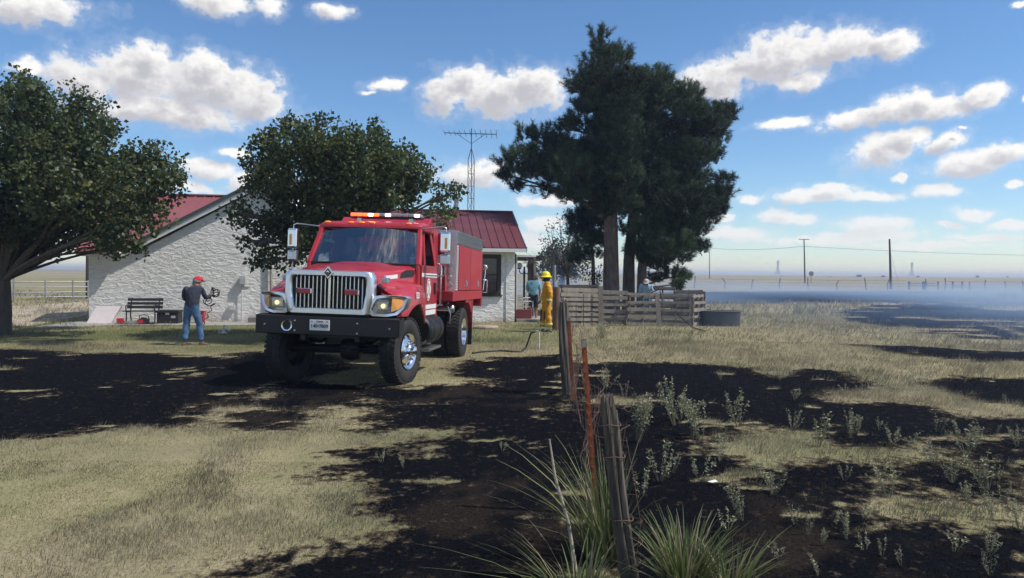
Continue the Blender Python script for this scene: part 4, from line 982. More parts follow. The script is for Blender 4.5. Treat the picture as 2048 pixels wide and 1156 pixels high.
# diamond tread plate
def tread():
    ma, nt, b, o = new_mat('diamond_tread_plate'); N, L = nt.nodes, nt.links; tc = N.new('ShaderNodeTexCoord')
    hs = []
    for rz in (.785, -.785):
        mp = N.new('ShaderNodeMapping'); mp.inputs['Rotation'].default_value = (.0, rz, 0); mp.inputs['Scale'].default_value = (26, 26, 26); L.new(tc.outputs['Object'], mp.inputs[0])
        ck = N.new('ShaderNodeTexBrick'); ck.inputs['Scale'].default_value = 1; L.new(mp.outputs[0], ck.inputs['Vector'])
        wv = N.new('ShaderNodeTexWave'); wv.inputs['Scale'].default_value = .33; wv.inputs['Distortion'].default_value = 0; L.new(mp.outputs[0], wv.inputs['Vector']); hs.append(wv.outputs['Fac'])
    mu = N.new('ShaderNodeMath'); mu.operation = 'MULTIPLY'; L.new(hs[0], mu.inputs[0]); L.new(hs[1], mu.inputs[1])
    bp = N.new('ShaderNodeBump'); bp.inputs['Strength'].default_value = .8; bp.inputs['Distance'].default_value = .01; L.new(mu.outputs[0], bp.inputs['Height']); L.new(bp.outputs[0], b.inputs['Normal'])
    mr = N.new('ShaderNodeMapRange'); mr.inputs[3].default_value = .50; mr.inputs[4].default_value = .85; L.new(mu.outputs[0], mr.inputs[0])
    cb = N.new('ShaderNodeCombineColor'); [L.new(mr.outputs[0], cb.inputs[i]) for i in range(3)]; L.new(cb.outputs[0], b.inputs['Base Color'])
    b.inputs['Metallic'].default_value = .45; b.inputs['Roughness'].default_value = .4; return ma
M_tread = tread()
truck = empty('fire_truck', (-2.711, 12.204, 0), math.radians(-7))
tag(truck, 'red fire truck with chrome grille, lit light bar and black bumper', 'fire truck')
_rho, _pit = .022, -.016
_BX = Matrix.Rotation(_rho, 3, 'Y') @ Matrix.Rotation(_pit, 3, 'X')
def TB(v): return tuple(_BX @ Vector(v))
def tp(mb, name, material, parent=truck, smooth=None, bevel=0, seg=2): return mb.build(name, material, parent, smooth=smooth, bevel=bevel, xf=TB, seg=seg)
def rbox(a, b): return MB().box(a, b)
# chassis
fr = MB()
for s in (-1, 1): fr.box((s*.43-.04,-.75,.72),(s*.43+.04,5.9,.98))
for y in (-.6,.5,1.7,2.9,3.6,4.7,5.7): fr.box((-.39,y-.05,.76),(.39,y+.05,.94))
tp(fr, 'chassis_frame', M_black)
for y in (0.0, 4.08):
    ax = MB(); ax.tube([(-.95,y,.54),(.95,y,.54)], .075, 10); ax.lathe([(.02,-.2),(.16,-.15),(.2,0),(.16,.15),(.02,.2)], 14, (.12,y,.54), 'X')
    ax.build('axle', M_black, truck, smooth=50)
    for s in (-1, 1):
        sp = MB(); sp.tube([(s*.43,y-.7,.80),(s*.43,y-.35,.68),(s*.43,y,.64),(s*.43,y+.35,.68),(s*.43,y+.7,.80)], .035, 6); tp(sp, 'leaf_spring', M_black)
tp(MB().tube([(-.7,-.18,.55),(.7,-.18,.55)], .025, 8), 'tie_rod', M_black); tp(MB().tube([(.12,.1,.56),(.1,1.5,.75)], .05, 8), 'drive_shaft', M_black)
tp(MB().box((-.35,.0,.55),(.35,1.2,1.1)), 'engine', M_black, bevel=.03); tp(MB().box((-.75,1.25,.75),(.75,2.1,1.02)), 'transmission', M_black, bevel=.03)
# wheels
def wheel(x, y, steer, side, dual):
    e = empty('wheel', (x, y, 0), steer, truck); R = .53; W = .285; s = side
    ty = MB()
    prof = [(.285,-W/2+.03),(.33,-W/2+.005),(.42,-W/2-.012),(.49,-W/2+.008),(.523,-W/2+.03),(R,-W/2+.06),(R,0),(R,W/2-.06),(.523,W/2-.03),(.49,W/2-.008),(.42,W/2+.012),(.33,W/2-.005),(.285,W/2-.03)]
    ty.lathe(prof, 48, (0,0,R), 'X')
    # tread blocks
    for k in range(44):
        a = 2*math.pi*k/44
        for j, (xo, wd) in enumerate(((-.105,.06),(-.035,.055),(.035,.055),(.105,.06))):
            a2 = a + (.035 if j % 2 else 0); Rm = Matrix.Rotation(a2, 3, 'X')
            ty.obox(Vector((xo,0,R)) + Rm @ Vector((0,0,R-.002)), (wd,.052,.026), Rm)
    ty.build('tyre', M_rub, e, smooth=40)
    if not dual:
        # domed front rim with hand holes, chrome hub and lug nuts
        rim = MB(); o = s*W/2
        rim.lathe([(.292,o*.95),(.30,o*1.02),(.285,o*.98),(.262,o*.75),(.235,o*.62),(.205,o*.80),(.165,o*1.02),(.13,o*1.04),(.0,o*1.04)], 40, (0,0,R), 'X')
        rim.lathe([(.285,-o*.9),(.26,-o*.5),(.25,0),(.26,o*.5)], 32, (0,0,R), 'X')
        ro = rim.build('rim', M_chrome, e, smooth=40)
        rh = MB(); rh.lathe([(.285,-o*.92),(.21,-o*.4),(.20,-o*.1),(.0,-o*.1)], 28, (0,0,R), 'X'); rh.build('brake_drum', M_black, e, smooth=40)
        hub = MB(); hub.lathe([(.125,o*1.03),(.115,o*1.25),(.085,o*1.42),(.08,o*1.75),(.06,o*1.86),(.0,o*1.88)], 24, (0,0,R), 'X'); hub.build('hub', M_chrome, e, smooth=40)
        base = o*1.0
    else:
        rim = MB(); o = s*W/2
        rim.lathe([(.292,o*.95),(.30,o*1.02),(.285,o*.98),(.265,o*.5),(.25,-o*.1),(.235,-o*.55),(.19,-o*.75),(.13,-o*.75),(.0,-o*.75)], 40, (0,0,R), 'X')
        ro = rim.build('rim', M_chrome, e, smooth=40)
        hub = MB(); hub.lathe([(.14,-o*.75),(.125,o*.2),(.10,o*.5),(.07,o*.7),(.0,o*.72)], 24, (0,0,R), 'X'); hub.build('hub', M_chrome, e, smooth=40)
        base = -o*.75
    hh = MB()
    for k in range(8 if not dual else 5):
        a = 2*math.pi*(k+.5)/(8 if not dual else 5); c = Vector((s*W/2*(.71 if not dual else -.64), .222*math.cos(a), R + .222*math.sin(a)))
        hh.lathe([(.0,.004*s),(.028,.004*s),(.03,-.004*s)], 12, c, 'X')
    hh.build('hand_hole', M_plast, e)
    for k in range(10):
        a = 2*math.pi*k/10; mb = MB(); mb.lathe([(.019,0),(.018,s*.035),(.011,s*.055),(.0,s*.057)], 8, (base, .145*math.cos(a), R + .145*math.sin(a)), 'X'); mb.build('lug_nut', M_chrome, e, smooth=40)
wheel(.93, 0, math.radians(-9), 1, False); wheel(-.93, 0, math.radians(-9), -1, False)
for sx in (1, -1):
    wheel(sx*1.05, 4.08, 0, sx, True); wheel(sx*.73, 4.08, 0, sx, True)
# bumper: folded steel channel, with plate, siren horn ring, bolts
bu = MB(); prof = [(-.907,.815),(-.907,1.095),(-.78,1.105),(-.78,1.08),(-.885,1.075),(-.885,.835),(-.80,.83),(-.80,.805)]
bu.prism(prof, -1.13, 1.11, 'X'); bump_o = tp(bu, 'bumper', M_black, bevel=.012)
tp(rbox((-1.12,-.78,1.085),(1.12,-.60,1.105)), 'bumper_apron', M_black)
tp(MB().box((-1.125,-.88,.84),(-1.10,-.62,1.08)), 'end_plate', M_black, bump_o); tp(MB().box((1.10,-.88,.84),(1.125,-.62,1.08)), 'end_plate', M_black, bump_o)
ring = MB(); ring.lathe([(.062,-.905),(.066,-.93),(.085,-.935),(.092,-.92),(.09,-.905)], 28, (-.62,0,.945), 'Y'); tp(ring, 'siren_ring', M_chrome, bump_o, 40)
tp(MB().lathe([(.0,-.909),(.064,-.911)], 20, (-.62,0,.945), 'Y'), 'siren_grille', M_plast, bump_o)
for (x, z) in ((-.50,1.02),(-.50,.87),(.48,1.01),(.48,.86),(-.98,.95),(.98,.95)):
    tp(MB().lathe([(.0,-.925),(.012,-.922),(.016,-.906)], 10, (x,0,z), 'Y'), 'bolt', M_alu, bump_o, 40)
rec = MB(); rec.box((.38,-.912,.885),(.62,-.906,.99)); tp(rec, 'hose_recess', M_plast, bump_o)
pl = tp(rbox((-.262,-.921,.885),(.052,-.909,1.045)), 'licence_plate', M_wht, bump_o, bevel=.004)
def front_text(txt, size, x, y, z, material, parent, bold=0):
    M = Matrix.Translation((0,0,0)) @ _BX.to_4x4() @ Matrix.Translation((x,y,z)) @ Matrix.Rotation(math.pi/2, 4, 'X')
    return text_mesh(txt, size, 'lettering', material, parent, M, .001, bold=bold)
M_ink = mat('black_plate_ink', (.02,.02,.03), .6)
front_text('140•7809', .072, -.105, -.9235, .950, M_ink, bump_o, .0018)
front_text('TEXAS', .036, -.105, -.9235, 1.019, M_ink, bump_o, .001)
for x in (-.225,.015): tp(MB().lathe([(.0,-.9235),(.011,-.9230)], 5, (x,0,1.02), 'Y'), 'plate_star', M_ink, bump_o)
# grille
gs = MB()
out = [(-.665,1.16),(-.60,1.13),(.60,1.13),(.665,1.16),(.70,1.45),(.695,1.70),(.66,1.785),(.55,1.80),(-.55,1.80),(-.66,1.785),(-.695,1.70),(-.70,1.45)]
inn = [(-.545,1.245),(-.50,1.225),(.50,1.225),(.545,1.245),(.58,1.45),(.59,1.65),(.57,1.70),(.52,1.715),(-.52,1.715),(-.57,1.70),(-.59,1.65),(-.58,1.45)]
secs = [[(x, -.70, z) for x, z in out], [(x, -.80, z) for x, z in out], [(x*.985, -.865, 1.46+(z-1.46)*.985) for x, z in out],
        [(x*.955, -.885, 1.46+(z-1.46)*.955) for x, z in out], [(x*1.04, -.885, 1.46+(z-1.46)*1.04) for x, z in inn], [(x, -.865, z) for x, z in inn], [(x, -.74, z) for x, z in inn]]
gs.loft(secs, closed=True); grille = tp(gs, 'grille', M_satin, smooth=50)
tp(rbox((-.60,-.735,1.20),(.60,-.72,1.72)), 'grille_backing', M_plast, grille)
for k in range(17):
    x = -.52 + 1.04*k/16; wdt = .012 if k != 8 else .022
    top = 1.712 if abs(x) < .5 else 1.69
    mb = MB(); mb.prism([(x-wdt,-.735),(x+wdt,-.735),(x+wdt*.9,-.835),(x,-.85),(x-wdt*.9,-.835)], 1.228, top, 'Z'); tp(mb, 'grille_bar', M_chrome, grille, bevel=.003)
for s in (-1, 1):
    h = tp(rbox((s*.372-.115,-.893,1.432),(s*.372+.115,-.845,1.522)), 'warning_light', M_chrome, grille, bevel=.012)
    tp(rbox((s*.372-.105-.005,-.905,1.442),(s*.372+.095,-.894,1.512)), 'lens', M_redlens, grille, bevel=.004)
em = MB(); em.prism([(0,1.865),(.083,1.765),(0,1.665),(-.083,1.765)], -.915, -.872, 'Y'); tp(em, 'emblem', M_chrome, grille, bevel=.006)
tp(MB().prism([(0,1.835),(.058,1.765),(0,1.695),(-.058,1.765)], -.921, -.916, 'Y'), 'emblem_field', mat('badge_black',(.02,.02,.025),.3), grille)
tp(MB().prism([(0,1.80),(.030,1.768),(.012,1.768),(0,1.782),(-.012,1.768),(-.030,1.768)], -.925, -.922, 'Y'), 'emblem_mark', M_chrome, grille)
tp(MB().prism([(0,1.762),(.022,1.735),(0,1.712),(-.022,1.735)], -.925, -.922, 'Y'), 'emblem_mark', M_redlens, grille)
# hood: cross-sections from nose to windscreen
def hood_sec(t):
    y = -.84 + (1.62)*t; zc = 1.80 + .175*t**.85; w = .63 + .33*t
    pr = [(-1.0,-.34),(-1.0,-.16),(-.97,-.06),(-.88,-.012),(-.62,-.002),(-.52,.014),(-.34,.040),(0,.046),(.34,.040),(.52,.014),(.62,-.002),(.88,-.012),(.97,-.06),(1.0,-.16),(1.0,-.34)]
    k = .45 + .55*min(1, t*2.2)
    return [(w*a, y, zc - .03 + b*(k if b > 0 else 1)) for a, b in pr]
hd = MB(); hd.loft([hood_sec(k/12) for k in range(13)]); hood = tp(hd, 'hood', M_red, smooth=55)
tp(MB().box((-.95,.72,1.86),(.95,.86,1.955)), 'cowl', M_plast)
for s, k in ((-1, .12), (1, -.0)):
    wp_ = MB(); wp_.tube([(s*.35+k,.70,1.985),(s*.12+k-.35,.74,2.005),(s*.05+k-.5,.76,2.01)], .010, 6); tp(wp_, 'wiper', M_plast)
# fenders with flared arch
def interp(y, T):
    for (a, va), (b, vb) in zip(T[:-1], T[1:]):
        if a <= y <= b:
            t = (y-a)/(b-a); t = t*t*(3-2*t); return va + (vb-va)*t
    return T[0][1] if y < T[0][0] else T[-1][1]
def fender(s):
    mb = MB(); secs = []
    for k in range(31):
        y = -.66 + 1.84*k/30
        zt = interp(y, [(-.80,1.42),(-.45,1.55),(.0,1.645),(.40,1.64),(.8,1.58),(1.2,1.55)])
        xo = interp(y, [(-.80,1.02),(-.55,1.13),(.0,1.19),(.55,1.15),(1.2,1.02)])
        ya = y - .02; ra = .70
        zb = .60 + math.sqrt(max(0, ra*ra - ya*ya)) if abs(ya) < ra else .60
        zb = max(zb, 1.12 if y < -.30 else (.95 if y > 0 else 0)); zb = min(zb, 1.40)
        xi = interp(y, [(-.80,.66),(1.2,.92)]); zi = interp(y, [(-.80,1.60),(0,1.74),(1.2,1.80)])
        pr = [(xi, zi), (xi+.06, zt+.03), (xi+(xo-xi)*.45, zt+.012), (xi+(xo-xi)*.78, zt-.02), (xo-.025, zt-.09), (xo, zt-.17 if zt-.17 > zb+.03 else zb+.03), (xo+.008, zb+.012), (xo-.012, zb), (xo-.06, zb-.004), (xo-.10, zb+.05)]
        secs.append([(s*x, y, z) for x, z in pr])
    mb.loft(secs); mb.add([secs[0][i] for i in range(10)], [tuple(range(10))])
    f = tp(mb, 'fender', M_red, smooth=50)
    lin = MB(); lin.loft([[(s*.58, .02+.69*math.cos(a), .60+.69*math.sin(a)), (s*1.14, .02+.69*math.cos(a), .60+.69*math.sin(a))] for a in [.15 + (math.pi-.95)*k/16 for k in range(17)]])
    tp(lin, 'wheel_arch_liner', M_plast, f)
    tp(MB().box((s*.58 if s > 0 else -.62, -.6, 1.12), (.62 if s > 0 else -.58, .72, 1.5)), 'inner_panel', M_plast, f)
    return f
FL = fender(1); FR = fender(-1)
tp(rbox((-.62,-.70,1.08),(.62,-.55,1.75)), 'radiator', M_plast)
def side_text(txt, size, x, y, z, material, parent, s=1, bold=0):
    M = _BX.to_4x4() @ Matrix.Translation((x,y,z)) @ Matrix.Rotation(s*math.pi/2, 4, 'Z') @ Matrix.Rotation(math.pi/2, 4, 'X')
    return text_mesh(txt, size, 'lettering', material, parent, M, .002, bold=bold)
side_text('E23', .135, 1.192, -.08, 1.445, M_wht, FL, 1, .003)
side_text('E23', .135, -1.192, -.08, 1.445, M_wht, FR, -1, .003)
# headlights in chrome pods wrapping the fender nose
def headlight(s):
    def pod(o, y0, dy):     # outline in (x,z): kidney that wraps outwards
        pts = [(.58,1.19),(.68,1.125),(.90,1.12),(1.05,1.15),(1.14,1.25),(1.185,1.41),(1.14,1.44),(1.00,1.45),(.80,1.45),(.70,1.425),(.64,1.33)]
        cx, cz = .88, 1.29
        return [(s*(cx+(x-cx)*o), y0 + dy*max(0, x-.80)**1.6*1.5, cz+(z-cz)*o) for x, z in pts]
    mb = MB(); mb.loft([pod(1.0,-.58,.5), pod(1.0,-.81,.6), pod(.965,-.84,.6), pod(.74,-.845,.6), pod(.68,-.79,.6)], closed=True)
    p = tp(mb, 'headlight', M_satin, smooth=50)
    b = MB(); b.add(pod(.70,-.788,.6), [tuple(range(11))]); tp(b, 'reflector_bowl', mat('lamp_bowl_grey',(.42,.45,.48),.3,metal=.6), p)
    sq = MB(); sq.prism([(s*(.735),1.215),(s*.92,1.215),(s*.925,1.36),(s*.735,1.36)], -.81, -.775, 'Y'); tp(sq, 'lamp_body', M_chrome, p, bevel=.02)
    tp(MB().lathe([(.0,-.832),(.026,-.828),(.036,-.812)], 18, (s*.84,0,1.285), 'Y'), 'bulb', M_head, p, 50)
    l = MB(); l.prism([(s*.725,1.205),(s*.935,1.205),(s*.935,1.37),(s*.725,1.37)], -.842, -.836, 'Y'); tp(l, 'lens', M_lensg, p)
    a = MB(); a.add([(s*.965,-.80,1.20),(s*1.05,-.75,1.235),(s*1.115,-.665,1.30),(s*1.13,-.64,1.395),(s*.97,-.79,1.395), (s*.965,-.74,1.20),(s*1.05,-.69,1.235),(s*1.105,-.62,1.30),(s*1.12,-.60,1.395),(s*.97,-.73,1.395)], [(0,1,2,3,4),(9,8,7,6,5),(0,5,6,1),(1,6,7,2),(2,7,8,3),(3,8,9,4),(4,9,5,0)])
    tp(a, 'turn_signal', M_amber, p)
headlight(1); headlight(-1)
for s in (-1, 1):
    f = FL if s > 0 else FR
    tp(MB().box((s*.80-.055,-.62,1.63),(s*.80+.055,-.50,1.715)), 'side_lamp', M_alu, f, bevel=.015)
    tp(MB().box((s*.80-.045,-.632,1.642),(s*.80+.045,-.621,1.705)), 'side_lamp_lens', M_lclr, f, bevel=.006)
    # white stripe and hood side vent
    def skin(pts, d, name, material):      # thin plate lying on the hood side
        q = MB(); n = len(pts); q.add([(s*x, y, z) for x, y, z in pts] + [(s*(x-d), y, z) for x, y, z in pts], [tuple(range(n)), tuple(range(2*n-1, n-1, -1))] + [(j, (j+1) % n, n+(j+1) % n, n+j) for j in range(n)]); return tp(q, name, material, hood)
    skin([(.748,-.38,1.685),(.812,.05,1.715),(.812,.05,1.775),(.748,-.38,1.742)], .05, 'stripe', M_wht)
    skin([(.835,.12,1.715),(.925,.60,1.745),(.935,.66,1.80),(.930,.65,1.86),(.885,.40,1.855),(.848,.20,1.80)], .06, 'side_vent', M_plast)
# cab
CW = 1.0
cb = MB()
pro = [(.62,1.02),(1.02,.98),(2.16,.98),(2.16,1.94),(.66,1.94)]
for s in (-1, 1):
    cb.prism([(.70,1.10),(1.0,.98),(2.18,.98),(2.18,1.95),(.70,1.95)], s*(CW-.07), s*CW, 'X')
cb.box((-CW+.07,2.12,.98),(CW-.07,2.18,1.95)); cb.box((-CW+.07,.90,.98),(CW-.07,2.12,1.04)); cb.box((-CW+.07,.68,1.0),(CW-.07,.74,1.9))
cab = tp(cb, 'cab', M_red, bevel=.02)
# greenhouse pillars
def WT(x, t): return (x*(1-.095*t), .74+.42*t, 1.955+.66*t)     # windscreen plane
pil = MB()
for s in (-1, 1):
    a0, a1 = Vector((s*.975,.735,1.94)), Vector((s*.885,1.15,2.63)); pil.beam(a0, a1, .075, .07, up=(0,-1,.6))
    pil.prism([(1.93,1.94),(2.18,1.94),(2.17,2.64),(1.75,2.64),(1.78,2.55)], s*.93, s*.985, 'X')
    pil.beam((s*.945,1.12,2.60),(s*.945,2.1,2.60), .07, .09)
pil.box((-.93,2.10,1.95),(.93,2.165,2.15)); pil.box((-.93,2.10,2.5),(.93,2.165,2.64)); pil.box((-.93,2.10,2.15),(-.55,2.165,2.5)); pil.box((.55,2.10,2.15),(.93,2.165,2.5))
tp(pil, 'pillar', M_red, cab, bevel=.012)
rf = MB(); secs = []
for (y, wf, z, h) in ((1.06,.80,2.60,.03),(1.09,.93,2.585,.09),(1.20,.955,2.59,.125),(1.5,.96,2.60,.145),(1.9,.96,2.60,.145),(2.12,.95,2.60,.12),(2.19,.90,2.60,.05)):
    secs.append([(wf*a, y, z + h*b) for a, b in ((-1,0),(-1.0,.35),(-.97,.7),(-.88,.92),(-.5,1),(0,1.02),(.5,1),(.88,.92),(.97,.7),(1.0,.35),(1,0))])
rf.loft(secs, closed=True, capends=True); roof_o = tp(rf, 'cab_roof', M_red, smooth=45)
for x in (-.37,-.17,.03-.0,.69,-.80):
    tp(MB().ball((x,1.115,2.685),.05,10,6,(1.15,.9,.42)), 'marker_light', mat('amber_marker', (.75,.22,.02), .25, emit=(1,.3,.02), es=.25), roof_o, 60)
ws = MB(); rows = []
for k in range(7):
    t = k/6; row = []
    for j in range(13):
        x = -1 + 2*j/12; p = WT(x*.955, t); row.append((p[0], p[1] - .085*(1-x*x), p[2]))
    rows.append(row)
ws.loft(rows); tp(ws, 'windscreen', M_glass, cab, 60)
gk = MB(); per = [rows[0][j] for j in range(13)] + [rows[k][12] for k in range(1,7)] + [rows[6][j] for j in range(11,-1,-1)] + [rows[k][0] for k in range(5,0,-1)]
gk.tube(per, .016, 5, closed=True); tp(gk, 'windscreen_seal', M_plast, cab)
# interior
lin_ = MB(); lin_.box((-.92,2.085,1.06),(.92,2.098,2.14)); lin_.box((-.92,2.085,2.51),(.92,2.098,2.62)); lin_.box((-.93,1.0,1.06),(-.915,2.08,1.93)); lin_.box((.915,1.0,1.06),(.93,2.08,1.93)); tp(lin_, 'cab_lining', M_seat, cab)
it = MB(); it.box((-.9,.78,1.62),(.9,1.14,1.93)); tp(it, 'dashboard', M_seat, cab, bevel=.04)
for x in (.45, -.45, -.05):
    se = MB(); se.box((x-.24,1.5,1.3),(x+.24,2.0,1.5)); se.obox((x,1.98,1.82),(.46,.14,.75), rotm(-.15)); se.obox((x,2.03,2.28),(.26,.1,.2), rotm(-.15)); tp(se, 'seat', M_seat, cab, bevel=.05)
stw = MB(); stw.tube([Vector((.47,1.28,1.86)) + rotm(.5) @ Vector((.22*math.cos(a), 0, .22*math.sin(a))) for a in [2*math.pi*k/20 for k in range(20)]], .016, 6, closed=True)
stw.tube([(.47,1.12,1.74),(.47,1.28,1.86)], .03, 6); stw.obox((.47,1.28,1.86),(.4,.03,.05), rotm(.5)); tp(stw, 'steering_wheel', M_plast, cab)
for s in (-1, 1): tp(MB().obox((s*.42,1.13,2.50),(.55,.02,.17), rotm(.5)), 'sun_visor', M_seat, cab)
tp(MB().add([(.78,.84,2.05),(.90,.83,2.05),(.90,.86,2.09),(.78,.87,2.09)],[(0,1,2,3)]), 'inspection_sticker', M_wht, cab)
tp(MB().add([(-.82,1.02,2.38),(-.62,1.0,2.34),(-.62,.99,2.29),(-.80,1.0,2.33)],[(0,1,2,3)]), 'document', M_wht, cab)
# doors
def door(s):
    d = MB(); d.prism([(.86,1.30),(1.10,1.06),(1.93,1.06),(2.0,1.2),(2.0,1.93),(.80,1.93)], s*(CW+.004), s*(CW+.022), 'X')
    o = tp(d, 'door', M_red, bevel=.01)
    fz = MB(); A = [(.80,1.93),(1.14,2.57),(1.74,2.57),(1.90,1.93)]
    for (a, b) in zip(A, A[1:]+A[:1]):
        xa = s*(1.0-.085*(a[1]-1.93)/.64); xb = s*(1.0-.085*(b[1]-1.93)/.64); fz.beam((xa,a[0],a[1]),(xb,b[0],b[1]),.05,.05)
    fz.beam((s*.995,1.12,1.94),(s*.925,1.24,2.56),.025,.03); tp(fz, 'window_frame', M_red, o)
    gz = MB(); gz.add([(s*.995,.84,1.94),(s*.995,1.12,1.94),(s*.918,1.24,2.555),(s*.918,1.15,2.555)],[(0,1,2,3)]); tp(gz, 'quarter_glass', M_glass, o)
    for (a, b) in (((1.10,1.745),(2.0,1.815)),):
        q = MB(); q.box((s*(CW+.0225) if s > 0 else s*(CW+.026), .82, 1.75),((s*(CW+.026) if s > 0 else s*(CW+.0225)), 2.0, 1.82)); tp(q, 'stripe', M_wht, o)
    q = MB(); q.prism([(1.02,1.13),(1.10,1.075),(1.93,1.075),(1.99,1.26),(.91,1.26)], s*(CW+.0225), s*(CW+.026), 'X'); tp(q, 'stripe', M_wht, o)
    q = MB(); q.prism([(.98,1.165),(1.955,1.165),(1.96,1.185),(.965,1.185)], s*(CW+.0262), s*(CW+.0275), 'X'); tp(q, 'pinstripe', M_red, o)
    # oval fire department crest: ring, cross, hub
    def oval(r, x0, x1): 
        m = MB(); m.prism([(1.36+.155*r*math.cos(a), 1.53+.20*r*math.sin(a)) for a in [2*math.pi*k/28 for k in range(28)]], s*x0, s*x1, 'X'); return m
    tp(oval(1, CW+.0225, CW+.025), 'crest', M_wht, o); tp(oval(.9, CW+.0252, CW+.027), 'crest_field', M_red, o)
    cr = MB(); 
    for k in range(4):
        a = k*math.pi/2; pts = [(-.022,.03),(.022,.03),(.075,.125),(0,.14),(-.075,.125)]
        cr.prism([(1.36+(p[0]*math.cos(a)-p[1]*math.sin(a))*.95, 1.53+(p[0]*math.sin(a)+p[1]*math.cos(a))*1.15) for p in pts], s*(CW+.0272), s*(CW+.029), 'X')
    tp(cr, 'crest_cross', M_wht, o)
    m = MB(); m.prism([(1.36+.042*math.cos(a), 1.53+.045*math.sin(a)) for a in [2*math.pi*k/16 for k in range(16)]], s*(CW+.0292), s*(CW+.031), 'X'); tp(m, 'crest_hub', mat('crest_gold',(.5,.33,.05),.4), o)
    h = MB(); h.box((min(s*(CW+.02),s*(CW+.05)),1.78,1.44),(max(s*(CW+.02),s*(CW+.05)),1.86,1.66)); tp(h, 'handle', M_plast, o, bevel=.015)
    return o
dL = door(1); dR = door(-1)
for s in (-1, 1):
    g = MB(); g.tube([(s*1.0,2.08,2.02),(s*1.075,2.08,1.99),(s*1.085,2.08,1.9),(s*1.085,2.08,1.25),(s*1.02,2.08,1.2)], .018, 8); tp(g, 'grab_handle', M_chrome, cab, 50)
    # mirrors: tall head, convex head under it, tube arms
    mx = s*1.385
    hd_ = MB(); hd_.box((mx-.092,.93,2.19),(mx+.092,1.06,2.545)); mo = tp(hd_, 'mirror', M_chrome, bevel=.035, seg=3)
    tp(rbox((mx-.08,1.061,2.21),(mx+.08,1.068,2.525)), 'mirror_glass', M_mirror, mo)
    tp(rbox((mx-.092,.94,1.955),(mx+.092,1.06,2.165)), 'convex_mirror', M_alu, mo, bevel=.04)
    tp(rbox((mx+s*.02-.022,.920,2.25),(mx+s*.02+.022,.929,2.44)), 'mirror_marker', M_amber, mo)
    arm = MB(); arm.tube([(s*.94,1.10,2.60),(mx-s*.06,1.0,2.635),(mx,1.0,2.61),(mx,1.0,2.53)], .013, 8); arm.tube([(mx,1.0,2.20),(mx,1.0,1.80),(mx-s*.04,1.0,1.775),(s*1.0,.98,1.78)], .013, 8); tp(arm, 'mirror_arm', M_alu, mo, 50)
# light bar
lb = MB(); lb.box((-.52,1.48,2.80),(.80,1.74,2.83)); bar = tp(lb, 'light_bar', M_black, bevel=.008)
for x in (-.35,.62): tp(rbox((x-.04,1.5,2.72),(x+.04,1.7,2.80)), 'bar_foot', M_alu, bar)
nmod = 12
for k in range(nmod):
    x = -.51 + 1.30*k/nmod; ml = M_lred if k in (0,1,2,4) else M_lwht if k in (3,6) else M_lwht if k == 11 else M_lclr
    tp(rbox((x+.006,1.465,2.832),(x+1.30/nmod-.006,1.49,2.885)), 'light_module', ml, bar, bevel=.008)
tp(rbox((-.515,1.492,2.832),(.795,1.73,2.893)), 'bar_lens', M_lclr, bar, bevel=.015)
ad_ = MB(); ad_.prism([(1.86,2.70),(2.2,2.70),(2.2,2.86),(2.08,2.86)], -.86, .86, 'X'); tp(ad_, 'roof_fairing', M_red, bevel=.02)
# body behind the cab
bd = MB()
bd.box((-1.23,2.72,1.50),(1.23,5.85,2.42)); body = tp(bd, 'pump_body', M_red2, bevel=.01)
bm_ = MB(); bm_.box((-1.25,2.45,1.30),(1.25,5.95,1.495)); tp(bm_, 'body_sill', M_red2, body, bevel=.01)
for s in (-1, 1):
    # sloping red brace from the cab back down to the sill
    br = MB(); br.prism([(2.24,2.56),(2.34,2.56),(2.70,1.50),(2.70,1.31),(2.56,1.31)], s*1.02, s*1.08, 'X'); tp(br, 'brace', M_red, body, bevel=.006)
    xo = s*1.232
    def slab(y0, y1, z0, z1, d, material, name, par, bev=.006):
        a, b = sorted((xo, xo + s*d)); return tp(rbox((a,y0,z0),(b,y1,z1)), name, material, par, bevel=bev)
    for (y0, y1) in ((2.98,4.27),(4.30,5.83)):
        dr = slab(y0, y1, 1.51, 2.405, .018, M_red2, 'locker_door', body)
        ym = y0 + (y1-y0)*.62
        a, b = sorted((xo + s*.018, xo + s*.03)); tp(rbox((a,ym-.05,1.58),(b,ym+.05,1.72)), 'latch_plate', M_alu, dr, bevel=.006)
        tp(MB().tube([(xo+s*.032,ym,1.69),(xo+s*.05,ym-.01,1.62),(xo+s*.032,ym-.02,1.60)], .011, 6), 'latch', M_chrome, dr)
    slab(2.74, 2.95, 1.505, 2.415, .008, M_tread, 'tread_panel', body, .003)
    # louvred silver top rail
    a, b = sorted((xo, xo - s*.04)); tp(rbox((a,2.74,2.425),(b,5.84,2.70)), 'top_rail', M_alu, body)
    for k in range(5):
        z = 2.455 + .05*k; a, b = sorted((xo, xo + s*.022)); tp(rbox((a,2.80,z),(b,5.83,z+.028)), 'louvre', M_alu, body, bevel=.006)
fp = MB(); fp.box((-1.228,2.695,1.50),(1.228,2.718,2.70)); tp(fp, 'tread_bulkhead', M_tread, body)
hr = MB(); hr.box((-1.0,2.5,2.2),(1.0,2.6,2.62)); tp(hr, 'hose_tray', M_red, body, bevel=.01)
tp(rbox((-1.18,2.76,2.425),(1.18,5.82,2.60)), 'tank_top', M_tread, body)
pn = MB()
for k in range(4):
    z = 1.62 + .14*k; pn.lathe([(.0,-.03),(.05,-.028),(.055,0)], 14, (1.12, 2.69, z), 'Y')
tp(pn, 'gauge', M_alu, body, 40)
